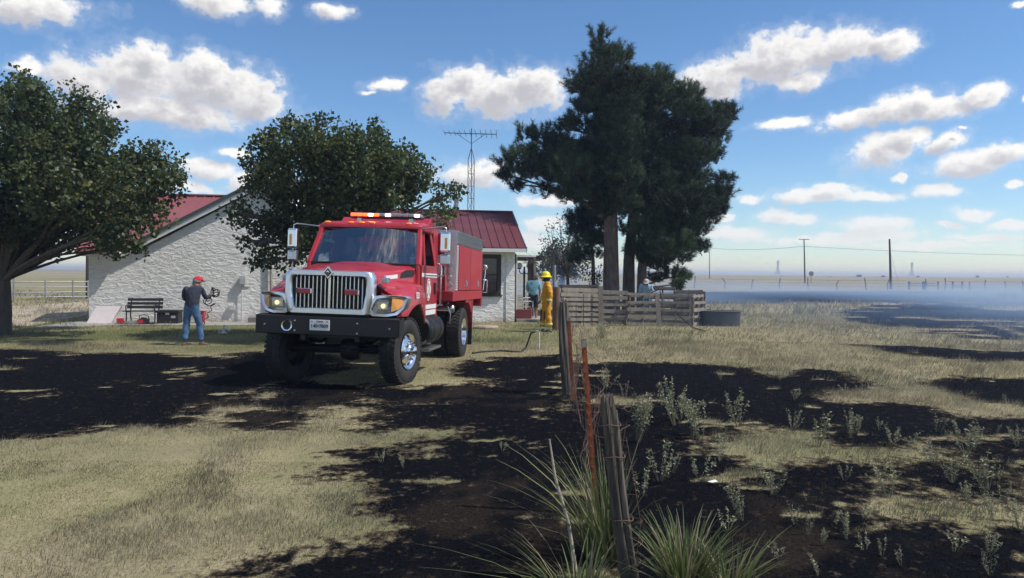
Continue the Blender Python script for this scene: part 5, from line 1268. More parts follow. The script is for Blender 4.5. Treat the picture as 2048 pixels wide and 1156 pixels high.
# plumbing under the body, tank, steps
for s in (-1, 1):
    pm = MB(); pm.tube([(s*.7,2.75,1.15),(s*1.12,2.75,1.15)], .055, 10); pm.tube([(s*1.0,2.75,1.15),(s*1.0,2.95,1.2),(s*1.0,3.1,1.25)], .04, 8)
    pm.lathe([(.075,s*1.12),(.08,s*1.15),(.08,s*1.20),(.06,s*1.22),(.0,s*1.22)], 14, (0,2.75,1.15), 'X'); pm.lathe([(.065,s*1.05),(.07,s*1.09),(.05,s*1.15),(.0,s*1.15)], 12, (0,3.02,1.17), 'X')
    pm.tube([(s*1.12,2.6,1.2),(s*1.18,2.6,1.05),(s*1.16,2.62,.85)], .012, 6); tp(pm, 'hose_coupling', M_alu, body, 45)
    ft = MB(); ft.lathe([(.0,1.18),(.24,1.18),(.275,1.21),(.28,1.25),(.28,2.20),(.275,2.24),(.24,2.27),(.0,2.27)], 28, (s*.86,0,.80), 'Y'); f_o = tp(ft, 'fuel_tank', M_black, smooth=40)
    for y in (1.45,1.95): tp(MB().lathe([(.283,y-.025),(.29,y-.02),(.29,y+.02),(.283,y+.025)], 28, (s*.86,0,.80), 'Y'), 'tank_strap', M_plast, f_o, 40)
    sp_ = MB(); sp_.box((min(s*.72,s*1.12),1.15,.44),(max(s*.72,s*1.12),2.1,.485)); so_ = tp(sp_, 'cab_step', M_alu, bevel=.006)
    tp(MB().box((min(s*.8,s*.84),1.25,.48),(max(s*.8,s*.84),1.3,.62)).box((min(s*.8,s*.84),1.95,.48),(max(s*.8,s*.84),2.0,.62)), 'step_bracket', M_black, so_)
    # rear wheel arch and mud flap
    ra = MB(); arc = [(4.08+.66*math.cos(a), .62+.66*math.sin(a)) for a in [math.pi*(.02+.56*k/16) for k in range(17)]]
    ra.loft([[(s*.62,y,z),(s*1.235,y,z),(s*1.24,y,z-.03),(s*1.235,y,z+.07 if .2 < k < 16 else z)] for k, (y, z) in enumerate(arc)]); ro2 = tp(ra, 'rear_arch', M_red, body, 50)
    fil = MB(); fil.prism([(3.90,1.30),(4.86,1.30),(4.86,1.02),(4.70,1.02)] + [(4.08+.67*math.cos(a), .62+.67*math.sin(a)) for a in [math.pi*(.28+.32*k/8) for k in range(9)]], s*1.20, s*1.225, 'X'); tp(fil, 'arch_panel', M_red, body)
    mf = MB(); mf.box((min(s*.62,s*1.22),4.84,.28),(max(s*.62,s*1.22),4.86,1.30)); tp(mf, 'mud_flap', M_plast, body)
tb_ = MB(); tb_.box((-1.24,5.86,1.12),(1.24,6.02,1.30)); tp(tb_, 'tail_step', M_red, body, bevel=.01)
# rear work light / nozzle on the tail, seen past the body side
rl = MB(); rl.tube([(1.27,5.9,1.5),(1.30,5.98,1.9),(1.30,5.98,2.0)], .014, 6); rl.ball((1.30,5.96,2.05), .07, 10, 6, (1,.8,1)); rl.tube([(1.27,5.9,1.45),(1.36,5.95,1.45),(1.36,5.95,1.75),(1.27,5.9,1.75)], .012, 6)
tp(rl, 'tail_fitting', M_chrome, body, 50)

# ------------------------------------------------------------------ near fence line
def wpost(name, base, top, r0, r1, label, seed, cap=True):
    rr = random.Random(seed); mb = MB(); secs = []; n = 30; gv = [rr.choice((0,0,.05,.18,.34)) for _ in range(n)]
    b, t = Vector(base), Vector(top)
    for k in range(15):
        u = k/14; c = b.lerp(t, u) - b + Vector((math.sin(u*5+seed)*.008, math.cos(u*4+seed)*.006, 0)); r = r0 + (r1-r0)*u
        if k == 14: r *= .8
        secs.append([tuple(c + Vector((math.cos(a), math.sin(a), 0))*r*(1 + .13*math.sin(3*a+seed) + .10*math.sin(7*a+seed*2+u*2) - gv[j]*(.5+.5*math.sin(u*7+j))) + Vector((0,0, rr.uniform(-.09,.03) if k == 14 else 0))) for j, a in enumerate([2*math.pi*q/n for q in range(n)])])
    mb.loft(secs, closed=True, capends=True); o = mb.build(name, M_oldpost, smooth=60); o.location = b; return tag(o, label, 'fence post')
M_oldpost = mat('split_grey_fence_post', (.028,.022,.019), .95, col2=(.17,.145,.12), vs=16, det=10, stretch=(1.6,1.6,.09), bump=1.0, bs=26, bd=.03)
pbase = G(1263, 1165); wpost('wooden_fence_post', (pbase.x, pbase.y, -.05), at(1211, 792, pbase.y-.05), .054, .044, 'split grey wooden post rising from the coarse grass clump', 3)
q = G(1137, 788); wpost('wooden_fence_post', (q.x, q.y, -.1), at(1124, 600, q.y), .10, .085, 'thick dark old wooden post beside the thin rusty stake', 8)
def tpost(px0, py0, px1, py1, label, wd=.036):
    b = G(px1, py1); t = at(px0, py0, b.y); e = empty('steel_fence_stake', (b.x, b.y, 0)); d = t - Vector((b.x,b.y,0))
    s = MB(); s.beam((-d.x*.2,0,-.2), d, wd*1.25, .007, up=(0,1,0)); s.beam((-d.x*.2, .016, -.2), d + Vector((0,.016,0)), .007, .028, up=(0,1,0)); s.build('shaft', M_rust, e)
    k = .15
    while k < .95:
        p = d*k; MB().obox((p.x, -.008, p.z), (.014,.012,.02)).build('stud', M_rust, e); k += .06
    MB().beam(d*.955, d*1.004, wd*1.36, .015, up=(0,1,0)).build('painted_tip', mat('chipped_white_paint',(.24,.20,.17),.8,vs=30,var=.4), e)
    return tag(e, label, 'fence stake', 'rusty steel stakes')
tpost(1167, 679, 1192, 1030, 'bright rusty steel stake with pale tip beside the grey split post', .030)
tpost(1137, 634, 1146, 800, 'rusty steel stake close to the thick dark wooden post', .04)
tpost(1126, 605, 1132, 712, 'rusty stake in the far run of net wire near the firefighter', .05)
bp0 = G(1112, 660); mb = MB(); mb.tube([(0,0,-.1),(0,0,.7),(.01,0,1.36)], [.12,.115,.11], 12); o = mb.build('wooden_corner_post', mat('brown_round_post',(.13,.075,.05),.9,col2=(.22,.13,.09),vs=8,stretch=(1,1,.2),bump=.6), smooth=50); o.location = (bp0.x, bp0.y, 0)
tag(o, 'thick brown round corner post behind the firefighter', 'fence post')
sp0 = Vector((at(1108,600,27.2).x, 27.2, 0)); o = MB().tube([(0,0,-.1),(0,0,at(1108,530,27.2).z)], .06, 8).build('steel_pole', M_pipe, smooth=50); o.location = sp0; tag(o, 'plain grey steel pole rising behind the firefighter helmet', 'pole')
# net wire hung on the posts
nw = MB(); fpts = [Vector((pbase.x, pbase.y, 0)), G(1192,1030), G(1146,800), G(1132,712), Vector((bp0.x, bp0.y, 0))]
for p in fpts: p.z = 0
rr = random.Random(4)
def fpt(u):
    k = min(len(fpts)-2, int(u)); return fpts[k].lerp(fpts[k+1], u-k)
def wob(u, z): return Vector((.05*math.sin(u*9+z*5) + .03*math.sin(u*23), 0, .02*math.sin(u*17+z*3)))
for z in (.08,.2,.33,.48,.64,.82):
    nw.tube([fpt(u) + Vector((0,0,z)) + wob(u, z) for u in [k*4/120 for k in range(121)]], .0022, 4, cap=False)
for z in (1.0, 1.14):
    nw.tube([fpt(u) + Vector((0,0,z - .05*abs(math.sin(u*3.14)))) + wob(u, z)*.5 for u in [k*4/90 for k in range(91)]], .0028, 4, cap=False)
tot = 0; u = 0
while u < 4:
    a = fpt(u); nw.tube([a + Vector((0,0,z)) + wob(u, z) for z in (.06,.33,.64,.84)], .002, 4, cap=False)
    L_ = (fpts[min(4,int(u)+1)] - fpts[int(u)]).length; u += .16/L_
tag(nw.build('net_wire', mat('rusty_wire',(.11,.06,.045),.8)), 'sagging rusty net wire and barbed strands along the fence line', 'wire')
for (x, y, z) in ((pbase.x-.04, pbase.y, .92), (pbase.x-.01, pbase.y, .66)):
    pass
wr_ = MB()
for f in (.38,.70,.86):
    c = Vector((pbase.x, pbase.y, -.05)).lerp(at(1211, 792, pbase.y-.05), f); wr_.tube([c + Vector((.066*math.cos(a), .066*math.sin(a), .006*math.sin(3*a))) for a in [2*math.pi*k/16 for k in range(16)]], .0035, 5, closed=True)
tag(wr_.build('wire_tie', MATS['rusty_wire']), 'twisted wire loops tied around the split grey post', 'wire')

# ------------------------------------------------------------------ pallet pen
def pallet(name, w, h, slats, seed, loc, rz, label, tilt=0.0, material=None, lean=0):
    rr = random.Random(seed); e = empty(name, loc, rz); e.rotation_euler = (tilt, lean, rz); material = material or M_greyw
    for x in (-w/2+.05, 0, w/2-.05): MB().box((x-.02,-.045,.01),(x+.02,.045,h-.01)).build('stringer', material, e)
    for k in range(slats):
        z = .07 + (h-.14)*k/(slats-1) + rr.uniform(-.02,.02); d = rr.uniform(-.012,.012); sh = rr.uniform(-.06,.06); hh = rr.choice((.085,.10,.13))
        mb = MB(); mb.beam((-w/2+sh-rr.uniform(0,.06),-.056,z-d),(w/2+sh+rr.uniform(0,.05),-.056,z+d), .02, hh); mb.build('slat', material, e)
    for k in range(4):
        z = .16 + (h-.28)*k/3; MB().box((-w/2,.046,z-.05),(w/2,.066,z+.05)).build('back_slat', material, e)
    return tag(e, label, 'pallet', 'wooden pallets of the pen')
M_greyw2 = mat('dark_weathered_pallet', (.10,.088,.078), .95, col2=(.17,.15,.13), vs=6, stretch=(1,1,.3), bump=.5)
def pal_px(pxa, pxb, ya, yb, ytop, slats, seed, label, **k):
    a, b = G(pxa, ya), G(pxb, yb); c = (a+b)/2; w = (b-a).length; rz = math.atan2(b.y-a.y, b.x-a.x); h = at((pxa+pxb)/2, ytop, c.y).z
    return pallet('pallet', w-.04, h, slats, seed, (c.x, c.y, 0), rz, label, **k)
pal_px(1122,1200,654,651,576,8,1,'tall pallet panel next to the brown corner post', lean=.03)
pal_px(1203,1254,651,651,580,6,2,'narrow grey pallet touching the upright plank post', lean=.02)
pal_px(1254,1316,652,652,585,5,3,'grey pallet section with wide gaps beside the leaning plank', lean=.02)
pal_px(1320,1383,652,653,587,5,4,'grey pallet between the leaning plank post and the broken pallet end', lean=.01)
pal_px(1383,1405,653,650,587,5,5,'short broken pallet end beside the stock tank')
a_, b_2 = G(1403,650), Vector((7.5,29.4,0)); c = (a_+b_2)/2; pallet('pallet', (b_2-a_).length-.1, 1.14, 5, 6, (c.x+.05,c.y,0), math.atan2(b_2.y-a_.y, b_2.x-a_.x), 'pallet turned end-on running back from the stock tank', material=M_greyw2)
for k, (xa, xb, yt, lb_) in enumerate(((1120,1196,568,'dark pallet in the back row behind the tall panel'),(1300,1350,572,'dark pallet in the back row beside the stooping man'),(1352,1402,579,'dark low pallet at the end of the back row'))):
    a, b = at(xa, 600, 29.6), at(xb, 600, 29.8); c = (a+b)/2; pallet('pallet', b.x-a.x, at(xa, yt, 29.7).z, 5, 10+k, (c.x, c.y, 0), .03, lb_, material=M_greyw2)
def plank(px, ytop, pyb, w, label, lean=0):
    b = G(px, pyb); t = at(px+lean, ytop, b.y-.09); o = MB().beam((0,0,-.1), Vector((t.x-b.x,0,t.z)), w, .045, up=(0,1,0)).build('plank_post', M_greyw, bevel=.004); o.location = (b.x, b.y-.09, 0); return tag(o, label, 'fence post')
plank(1201, 572, 652, .17, 'upright grey plank post between two pallets')
plank(1318, 588, 654, .15, 'leaning grey plank propped against the pallet row', -4)
bar = MB(); b = G(1166, 653); bar.tube([(0,0,0),(0,0,1.1)], .014, 6); o = bar.build('iron_bar', M_wire); o.location = (b.x, b.y-.12, 0); tag(o, 'thin dark iron bar standing against the tall pallet panel', 'bar')
# galvanised stock tank
tk = G(1446, 653); e = empty('stock_tank', (tk.x, tk.y+.32, 0)); RX, RY, HT = .68, .38, .52
def oval(r, z): return [(RX*r*math.copysign(abs(math.cos(a))**.75, math.cos(a)), RY*r*math.copysign(abs(math.sin(a))**.75, math.sin(a)), z) for a in [2*math.pi*k/40 for k in range(40)]]
mb = MB(); secs = [oval(.90,0.0), oval(.97,.01)]
for k in range(9): secs.append(oval(.975 + .012*(k % 2) + .02*k/9, .03 + .055*k))
secs += [oval(1.0,HT-.01), oval(.97,HT-.02)] + [oval(.955, .36)]; mb.loft(secs, closed=True, capends=False); M_tank = mat('dull_dark_galvanised', (.04,.046,.054), .55, metal=.3, col2=(.07,.078,.086), vs=3); mb.build('wall', M_tank, e, smooth=50)
MB().tube(oval(1.005, HT-.005), .02, 6, closed=True).build('rim', M_tank, e)
w_ = MB(); w_.add(oval(.955,.36), [tuple(range(40))]); w_.build('water', mat('dark_water', (.01,.013,.014), .03, spec=.6), e)
tag(e, 'dark oval metal stock tank at the end of the pallets', 'water tank')

# ------------------------------------------------------------------ things along the house wall
def hp(x, y, z=0): q = HA + hdir*x + hback*y; return Vector((q.x, q.y, z))
gx = lambda px: hx(px, -.3)
# panel leaning on the wall
x0, x1 = gx(180), gx(243); e = empty('leaning_board', hp(x0, -.3), hrz)
mb = MB(); wB = x1-x0; mb.add([(.0,-.30,.0),(wB-.22,-.30,0),(wB,-.02,.56),(.22,-.02,.56),(.0,-.33,.01),(wB-.22,-.33,.01),(wB,-.05,.57),(.22,-.05,.57)], [(0,1,2,3),(4,7,6,5),(0,4,5,1),(1,5,6,2),(2,6,7,3),(3,7,4,0)])
mb.build('board', mat('pinkish_grey_board',(.62,.56,.57),.6,var=.06), e); MB().beam((wB-.24,-.28,.02),(wB-.01,-.01,.57),.02,.05).build('edge_strip', M_plast, e); tag(e, 'pinkish grey flat board leaning against the white wall', 'board')
# bench
x0, x1 = gx(257), gx(334); e = empty('park_bench', hp((x0+x1)/2, -.75), hrz); W2 = (x1-x0)/2 - .05
M_bench = mat('dark_painted_bench_wood', (.022,.020,.022), .6); M_iron = mat('black_cast_iron', (.012,.012,.014), .5)
for k in range(4): MB().box((-W2,-.30+.11*k,.42),(W2,-.21+.11*k,.445)).build('seat_slat', M_bench, e, bevel=.004)
for k in range(3): MB().obox((0,.17+.035*k,.55+.125*k),(2*W2,.025,.09), rotm(-.22)).build('back_slat', M_bench, e, bevel=.004)
for s in (-1, 1):
    lg = MB(); x = s*(W2-.12); lg.tube([(x,-.30,.0),(x,-.26,.22),(x,-.27,.42)], .022, 6); lg.tube([(x,.22,0),(x,.14,.24),(x,.13,.42),(x,.18,.6),(x,.27,.85)], .022, 6); lg.tube([(x,-.27,.41),(x,.13,.41)], .02, 6); lg.tube([(x,-.29,.42),(x,-.31,.6),(x,-.24,.63),(x,.15,.60)], .02, 6); lg.build('end_frame', M_iron, e, smooth=50)
tag(e, 'dark slatted park bench set against the white wall', 'bench')
# black storage box, red bucket, chainsaw and trimmer
x0, x1 = gx(324), gx(366); e = empty('storage_box', hp((x0+x1)/2, -.62), hrz); w = (x1-x0)/2
MB().box((-w,-.26,0),(w,.26,.36)).build('box_body', M_plast, e, bevel=.02); MB().box((-w-.02,-.28,.365),(w+.02,.28,.46)).build('lid', M_plast, e, bevel=.025)
MB().box((w*.35,-.268,.20),(w*.75,-.2605,.28)).build('label_plate', mat('grey_label',(.4,.4,.42),.5), e); MB().box((-.06,-.275,.31),(.06,-.2605,.40)).build('latch', M_steel, e); tag(e, 'black plastic storage box between bench and red bin', 'storage box')
x0 = gx(404); e = empty('red_bin', hp(x0, -.55), hrz); M_rp = mat('red_plastic',(.42,.02,.035),.45)
mb = MB(); sq = lambda r, z: [(-r,-r,z),(r,-r,z),(r,r,z),(-r,r,z)]
mb.loft([sq(.125,0), sq(.16,.40), sq(.175,.405), sq(.175,.43), sq(.15,.43), sq(.115,.03)], closed=True); mb.add(sq(.115,.03), [(0,1,2,3)]); mb.add(sq(.125,0), [(0,1,2,3)]); mb.build('bin_body', M_rp, e, bevel=.01); MB().tube([(-.17,0,.38),(-.10,-.19,.27),(.10,-.19,.27),(.17,0,.38)], .007, 6).build('handle', M_steel, e); tag(e, 'small red plastic bin against the white wall', 'bin')
x0 = gx(305); e = empty('chainsaw', hp(x0, -1.15), hrz+.2)
MB().box((-.16,-.09,.03),(.16,.09,.2)).box((-.1,-.06,.2),(.08,.06,.24)).build('engine', M_plast, e, bevel=.02); MB().tube([(-.14,0,.17),(-.13,0,.30),(.0,0,.34),(.13,0,.28),(.15,0,.17)], .016, 6).build('handle', M_plast, e); MB().prism([(-.16,.06),(-.52,.08),(-.56,.105),(-.52,.13),(-.16,.15)], -.008, .008, 'Y').build('guide_bar', M_steel, e); MB().box((-.2,-.092,.06),(-.02,-.088,.17)).build('clutch_cover', M_rp, e); tag(e, 'black and red chainsaw lying on the ground under the bench', 'chainsaw')
x0 = gx(283); e = empty('red_trimmer', hp(x0, -1.05), hrz); MB().tube([(-.35,0,.12),(.2,-.08,.05),(.55,-.12,.04)], .016, 8).build('shaft', M_rp, e); MB().obox((-.42,.02,.13),(.2,.13,.16), rotm(0,0,.1)).build('engine', M_rp, e, bevel=.02); MB().lathe([(.0,.02),(.09,.03),(.1,.05),(.03,.09)], 14, (.6,-.13,0), 'Z').build('head', M_plast, e, 50); tag(e, 'red line trimmer lying in front of the bench', 'tool')
x0 = gx(510); o = MB().box((-.2,-.12,0),(.3,.12,.2)).build('concrete_block', mat('dull_block',(.20,.18,.17),.9,bump=.5), bevel=.01); o.location = hp(x0, -.35); o.rotation_euler.z = hrz; tag(o, 'low grey concrete block at the wall foot beside the truck', 'block')
# yard sprinkler valve
b = G(447, 667); e = empty('yard_sprinkler', (b.x, b.y, 0)); M_pv = mat('white_pvc', (.62,.62,.58), .5)
MB().lathe([(.0,0),(.10,.0),(.105,.03),(.05,.06),(.045,.13),(.0,.13)], 16, (0,0,0), 'Z').build('base', M_pv, e, 40); MB().tube([(-.13,0,.11),(.16,0,.13)], .024, 10).build('arm', M_pv, e, 50); MB().lathe([(.0,.13),(.035,.13),(.03,.22),(.05,.23),(.0,.25)], 12, (.02,0,0), 'Z').build('head', M_pv, e, 50); MB().ball((.16,0,.10), .05, 10, 6).build('end_cap', M_pv, e, 60); MB().tube([(-.12,0,.11),(-.13,-.02,.0)], .02, 8).build('leg', M_pv, e); tag(e, 'small white lawn sprinkler standing on the grass', 'sprinkler')
# flat stones, hydrant stake with hose
for (px, py, w, lb_) in ((974,657,.40,'flat pale stepping stone in the grass behind the truck'),):
    b = G(px, py); rr = random.Random(3); mb = MB(); ring = [(w*(1+.18*rr.uniform(-1,1))*math.cos(a), .28*(1+.2*rr.uniform(-1,1))*math.sin(a)) for a in [2*math.pi*k/11 for k in range(11)]]
    mb.loft([[(x*1.0,y*1.0,-.03) for x,y in ring], [(x*1.02,y*1.02,.05) for x,y in ring], [(x*.9,y*.9,.09) for x,y in ring]], closed=True, capends=True); o = mb.build('flat_stone', mat('sandstone',(.34,.27,.21),.9,vs=6,var=.25,bump=.6), smooth=35); o.location = (b.x, b.y, 0); tag(o, lb_, 'stone')
b = G(1078, 699); e = empty('yard_hydrant', (b.x, b.y, 0)); ht = at(1078, 663, b.y).z
MB().tube([(0,0,-.1),(0,0,ht)], .017, 8).build('standpipe', mat('white_pvc',(.62,.62,.58),.5), e, smooth=50); MB().tube([(.0,0,ht),(-.07,0,ht+.01)], .022, 8).build('spout', M_steel, e); MB().tube([(.02,0,ht-.02),(.03,0,ht+.06)], .01, 6).build('lever', M_steel, e); tag(e, 'slim white water standpipe at the end of the black hose', 'hydrant')
hpts = [(1070,664,None),(1062,666,None),(1058,678,None),(1052,695,None),(1042,703,0),(1025,703,0),(1000,701,0),(965,703,0),(945,706,0)]
P = [at(x, y, b.y) if z is None else G(x, y, .02) for x, y, z in hpts]
tag(MB().tube(P, .020, 8).build('garden_hose', M_plast, smooth=60), 'black hose looping from the standpipe across the grass', 'hose')
# porch: pergola, lamp, stacked chairs
pg = empty('porch_pergola', hp(HL+.5, .3), hrz); ox, oy = HL+.5, .3
def pgb(a, b, w, h, name, material): MB().beam((a[0]-ox,a[1]-oy,a[2]),(b[0]-ox,b[1]-oy,b[2]), w, h).build(name, material, pg)
X = lambda px, back: hx(px, back)
pgb((HL+.12,1.9,2.40),(X(1088,1.9),1.9,2.38),.09,.2,'beam',M_brown); pgb((HL+.12,2.6,2.36),(X(1080,2.6),2.6,2.36),.09,.16,'beam',M_brown)
pgb((HL+.05,.55,2.42),(X(1070,.5),.55,2.42),.5,.05,'deck_board',M_white)
pgb((X(1061,1.9),1.9,0),(X(1061,1.9),1.9,2.3),.2,.2,'post',M_brown); pgb((X(1069,1.8),1.8,.1),(X(1069,1.8),1.8,2.4),.08,.09,'post',M_greyw); pgb((X(1032,.4),.4,.1),(X(1032,.4),.4,2.4),.09,.09,'post',M_white); pgb((X(1061,2.6),2.6,0),(X(1061,2.6),2.6,2.3),.13,.13,'post',M_brown)
tw_ = MB(); rr = random.Random(2)
for k in range(70):
    p = Vector((rr.uniform(.0,1.3), rr.uniform(.1,1.2), 2.16)); d = Vector((rr.gauss(0,.3), rr.gauss(0,.3), rr.uniform(.1,.5))); tw_.tube([p, p+d*.5+Vector((.03,0,0)), p+d], [.006,.004,.002], 4)
t_o = tw_.build('vine_twigs', M_bark, pg); t_o['kind'] = 'stuff'; tag(pg, 'dark timber porch pergola with dry vine twigs at the house corner', 'pergola')
lx_ = at(1048, 600, 30.6); e = empty('lamp_post', (lx_.x, 30.6, 0)); lz = at(1048, 536, 30.6).z
MB().lathe([(.0,0),(.16,.0),(.15,.12),(.08,.25),(.07,.5),(.045,.6),(.04,lz-.25),(.06,lz-.22),(.04,lz-.15),(.035,lz+.05),(.0,lz+.07)], 14, (0,0,0), 'Z').build('column', M_iron, e, 45)
for s in (-1, 1):
    MB().tube([(0,0,lz-.2),(s*.12,0,lz-.24),(s*.2,0,lz-.15),(s*.2,0,lz-.06)], .02, 8).build('arm', M_iron, e, 50); MB().lathe([(.03,-.05),(.07,-.04),(.08,0)], 12, (s*.2,0,lz), 'Z').build('globe_cup', M_iron, e, 50); MB().ball((s*.2,0,lz+.10), .125, 16, 10).build('globe', mat('frosted_globe',(.75,.74,.70),.3,var=.04), e, 60)
tag(e, 'black cast iron lamp post with two white globes by the porch', 'lamp')
def chair(loc, rz, z, label):
    e = empty('patio_chair', (loc.x, loc.y, z), rz); m_ = mat('white_tube_metal', (.66,.66,.64), .4)
    for s in (-1, 1): MB().tube([(s*.25,-.26,0),(s*.25,-.24,.4),(s*.25,-.22,.62),(s*.25,.10,.62),(s*.24,.2,.60),(s*.24,.3,.0)], .016, 6).build('side_frame', m_, e, smooth=50)
    MB().tube([(-.24,.2,.40),(-.24,.28,.7),(-.2,.31,.86),(.2,.31,.86),(.24,.28,.7),(.24,.2,.40)], .016, 6).build('back_frame', m_, e, smooth=50)
    for k in range(6): MB().box((-.23,-.22+.075*k,.40),(.23,-.17+.075*k,.412)).build('seat_strap', m_, e)
    for k in range(6): MB().obox((-.17+.068*k,.27,.64),(.04,.012,.42), rotm(-.22)).build('back_strap', m_, e)
    tag(e, label, 'chair', 'stacked patio chairs')
cp = hp(HL+.52, .75); cp.z = 0
chair(cp, hrz-1.1, .12, 'lowest white tube patio chair of the stack on the porch'); chair(cp+Vector((-.02,.03,0)), hrz-1.1, .25, 'topmost white tube patio chair of the stack on the porch')
o = MB().box((-.3,-.2,.0),(.3,.2,.34)).build('red_crate', mat('faded_red_crate',(.16,.03,.035),.8), bevel=.01); o.location = hp(HL+.42,.5,.10); o.rotation_euler.z = hrz; tag(o, 'faded red block beneath the patio chairs on the porch', 'crate')

# ------------------------------------------------------------------ people
M_skin = mat('skin', (.36,.20,.14), .55, var=.1); M_hair = mat('dark_hair', (.03,.02,.015), .7); M_greyhair = mat('grey_hair', (.22,.20,.18), .8)
def cloth(name, c, v=.2): return mat(name, c, .85, var=v, vs=7, bump=.7, bs=11, bd=.03, spec=.2)
def person(loc, joints, bones, zones, label, disp=.008):
    # joints: name -> (pos, (rx, ry)); one skinned body grown from the pelvis
    nm = list(joints); ix = {n: i for i, n in enumerate(nm)}
    me = bpy.data.meshes.new('body'); me.from_pydata([joints[n][0] for n in nm], [(ix[a], ix[b]) for a, b in bones], []); o = bpy.data.objects.new('person', me); COL.objects.link(o)
    sk = o.modifiers.new('s', 'SKIN'); sk.use_smooth_shade = True
    for i, n in enumerate(nm):
        r = joints[n][1]; me.skin_vertices[0].data[i].radius = r if isinstance(r, tuple) else (r, r)
        me.skin_vertices[0].data[i].use_root = (n == 'pelvis')
    ss = o.modifiers.new('d', 'SUBSURF'); ss.levels = 2; ss.render_levels = 2
    bpy.context.view_layer.update(); dg = bpy.context.evaluated_depsgraph_get(); m2 = bpy.data.meshes.new_from_object(o.evaluated_get(dg)); bpy.data.objects.remove(o)
    mats = []; zi = {}
    for n, mt in zones.items():
        if mt not in mats: mats.append(mt)
        zi[n] = mats.index(mt)
    m2.materials.clear(); [m2.materials.append(q) for q in mats]
    segs = [(Vector(joints[a][0]), Vector(joints[b][0]), zi[a + '-' + b]) for a, b in bones]
    for v in m2.vertices:    # soft folds of cloth
        p = v.co; f = .5*math.sin(p.z*46 + 9*p.x) + .5*math.sin(p.z*29 + p.y*31 + p.x*17); v.co = p + v.normal*f*disp*(1 if p.z < joints['neck'][0][2] else .1)
    for f in m2.polygons:
        c = f.center; best = 9; bi = 0
        for a, b, k in segs:
            d = b - a; t = max(0, min(1, (c-a).dot(d)/max(1e-6, d.length_squared))); q = (c - a - d*t).length
            if q < best: best = q; bi = k
        f.material_index = bi; f.use_smooth = True
    e = bpy.data.objects.new('person', None); COL.objects.link(e); e.location = loc
    b = bpy.data.objects.new('body', m2); COL.objects.link(b); b.parent = e
    tag(e, label, 'person'); return e
def hand(e, wrist, direc, palm_n, curl, material=None, s=1.0):
    # palm, four fingers of unequal length bent at the knuckles, thumb from the side
    w = Vector(wrist); d = Vector(direc).normalized(); n = Vector(palm_n); n = (n - d*n.dot(d)).normalized(); x = d.cross(n); mb = MB()
    mb.tube([w - d*.02*s, w + d*.03*s, w + d*.085*s], [.026*s,.034*s,.036*s], 8)
    for k, ln in enumerate((.062,.072,.068,.052)):
        b = w + d*.078*s + x*(-.027 + .018*k)*s; p1 = b + (d*math.cos(curl*.5) + n*math.sin(curl*.5))*ln*.5*s; p2 = p1 + (d*math.cos(curl*1.3) + n*math.sin(curl*1.3))*ln*.32*s; p3 = p2 + (d*math.cos(curl*2) + n*math.sin(curl*2))*ln*.25*s
        mb.tube([b, p1, p2, p3], [.0095*s,.009*s,.008*s,.006*s], 6)
    b = w + d*.025*s - x*.03*s; mb.tube([b, b + (d*.6 - x*.7 + n*.2).normalized()*.035*s, b + (d*.9 - x*.35 + n*.5).normalized()*.065*s], [.012*s,.0105*s,.008*s], 6)
    return mb.build('hand', material or M_skin, e, smooth=70)
def face(e, c, fwd, s=1.0, hair=None, back_only=False):
    c = Vector(c); f = Vector(fwd).normalized(); r = f.cross(Vector((0,0,1))).normalized(); u = r.cross(f)
    fm = MB(); fm.ball(c + f*.098*s - u*.015*s, .02*s, 8, 6, (.8,.8,1.3)); fm.ball(c + f*.085*s - u*.075*s, .03*s, 8, 6); fm.build('nose_and_chin', M_skin, e, 70)
    em = MB()
    for q in (-1, 1): em.ball(c + f*.092*s + r*q*.034*s + u*.02*s, .010*s, 8, 6)
    em.build('eye', mat('dark_eye',(.03,.02,.02),.3), e, 70)
    mm = MB(); mm.obox(c + f*.098*s - u*.052*s, (.045*s,.012*s,.010*s), Matrix((r, f, u)).transposed()); mm.build('mouth', mat('lip',(.25,.10,.09),.6), e)
    for q in (-1, 1): MB().ball(c + r*q*.095*s - u*.01*s, .03*s, 8, 6, (.5,.8,1.1)).build('ear', M_skin, e, 70)
    if hair:
        hm = MB(); n = 14; secs = []
        for k in range(6):
            ph = k/5*1.75; secs.append([tuple(c - f*.012*s + u*(math.cos(ph)*.125*s) + (r*math.cos(a)*.104 + f*math.sin(a)*.112)*s*math.sin(max(.02,ph)) - (f*0.0)) for a in [math.pi + math.pi*j/(n-1) for j in range(n)]])
        hm.loft(secs); hm.build('hair', hair, e, smooth=70)
def cap(e, c, fwd, material, s=1.0, brim=True, name='cap'):
    c = Vector(c); f = Vector(fwd).normalized(); r = f.cross(Vector((0,0,1))).normalized(); u = r.cross(f); mb = MB(); secs = []
    for k in range(6):
        ph = k/5*math.pi/2; secs.append([tuple(c + u*(.025 + math.cos(ph)*.105)*s + (r*math.cos(a)*.108 + f*math.sin(a)*.12)*s*max(.02, math.sin(ph))) for a in [2*math.pi*j/18 for j in range(18)]])
    mb.loft(secs, closed=True); o = mb.build(name, material, e, smooth=70)
    if brim:
        bm2 = MB(); P = []; Q = []
        for j in range(9):
            a = math.pi*(.12 + .76*j/8); P.append(c + u*.03*s + (r*math.cos(a)*.105 + f*math.sin(a)*.118)*s); Q.append(c + u*.012*s + (r*math.cos(a)*.095 + f*(.118 + .085*math.sin(a)))*s)
        bm2.loft([P, Q, [q - u*.006*s for q in Q], [p - u*.006*s for p in P]]); bm2.build('brim', material, o)
    return o
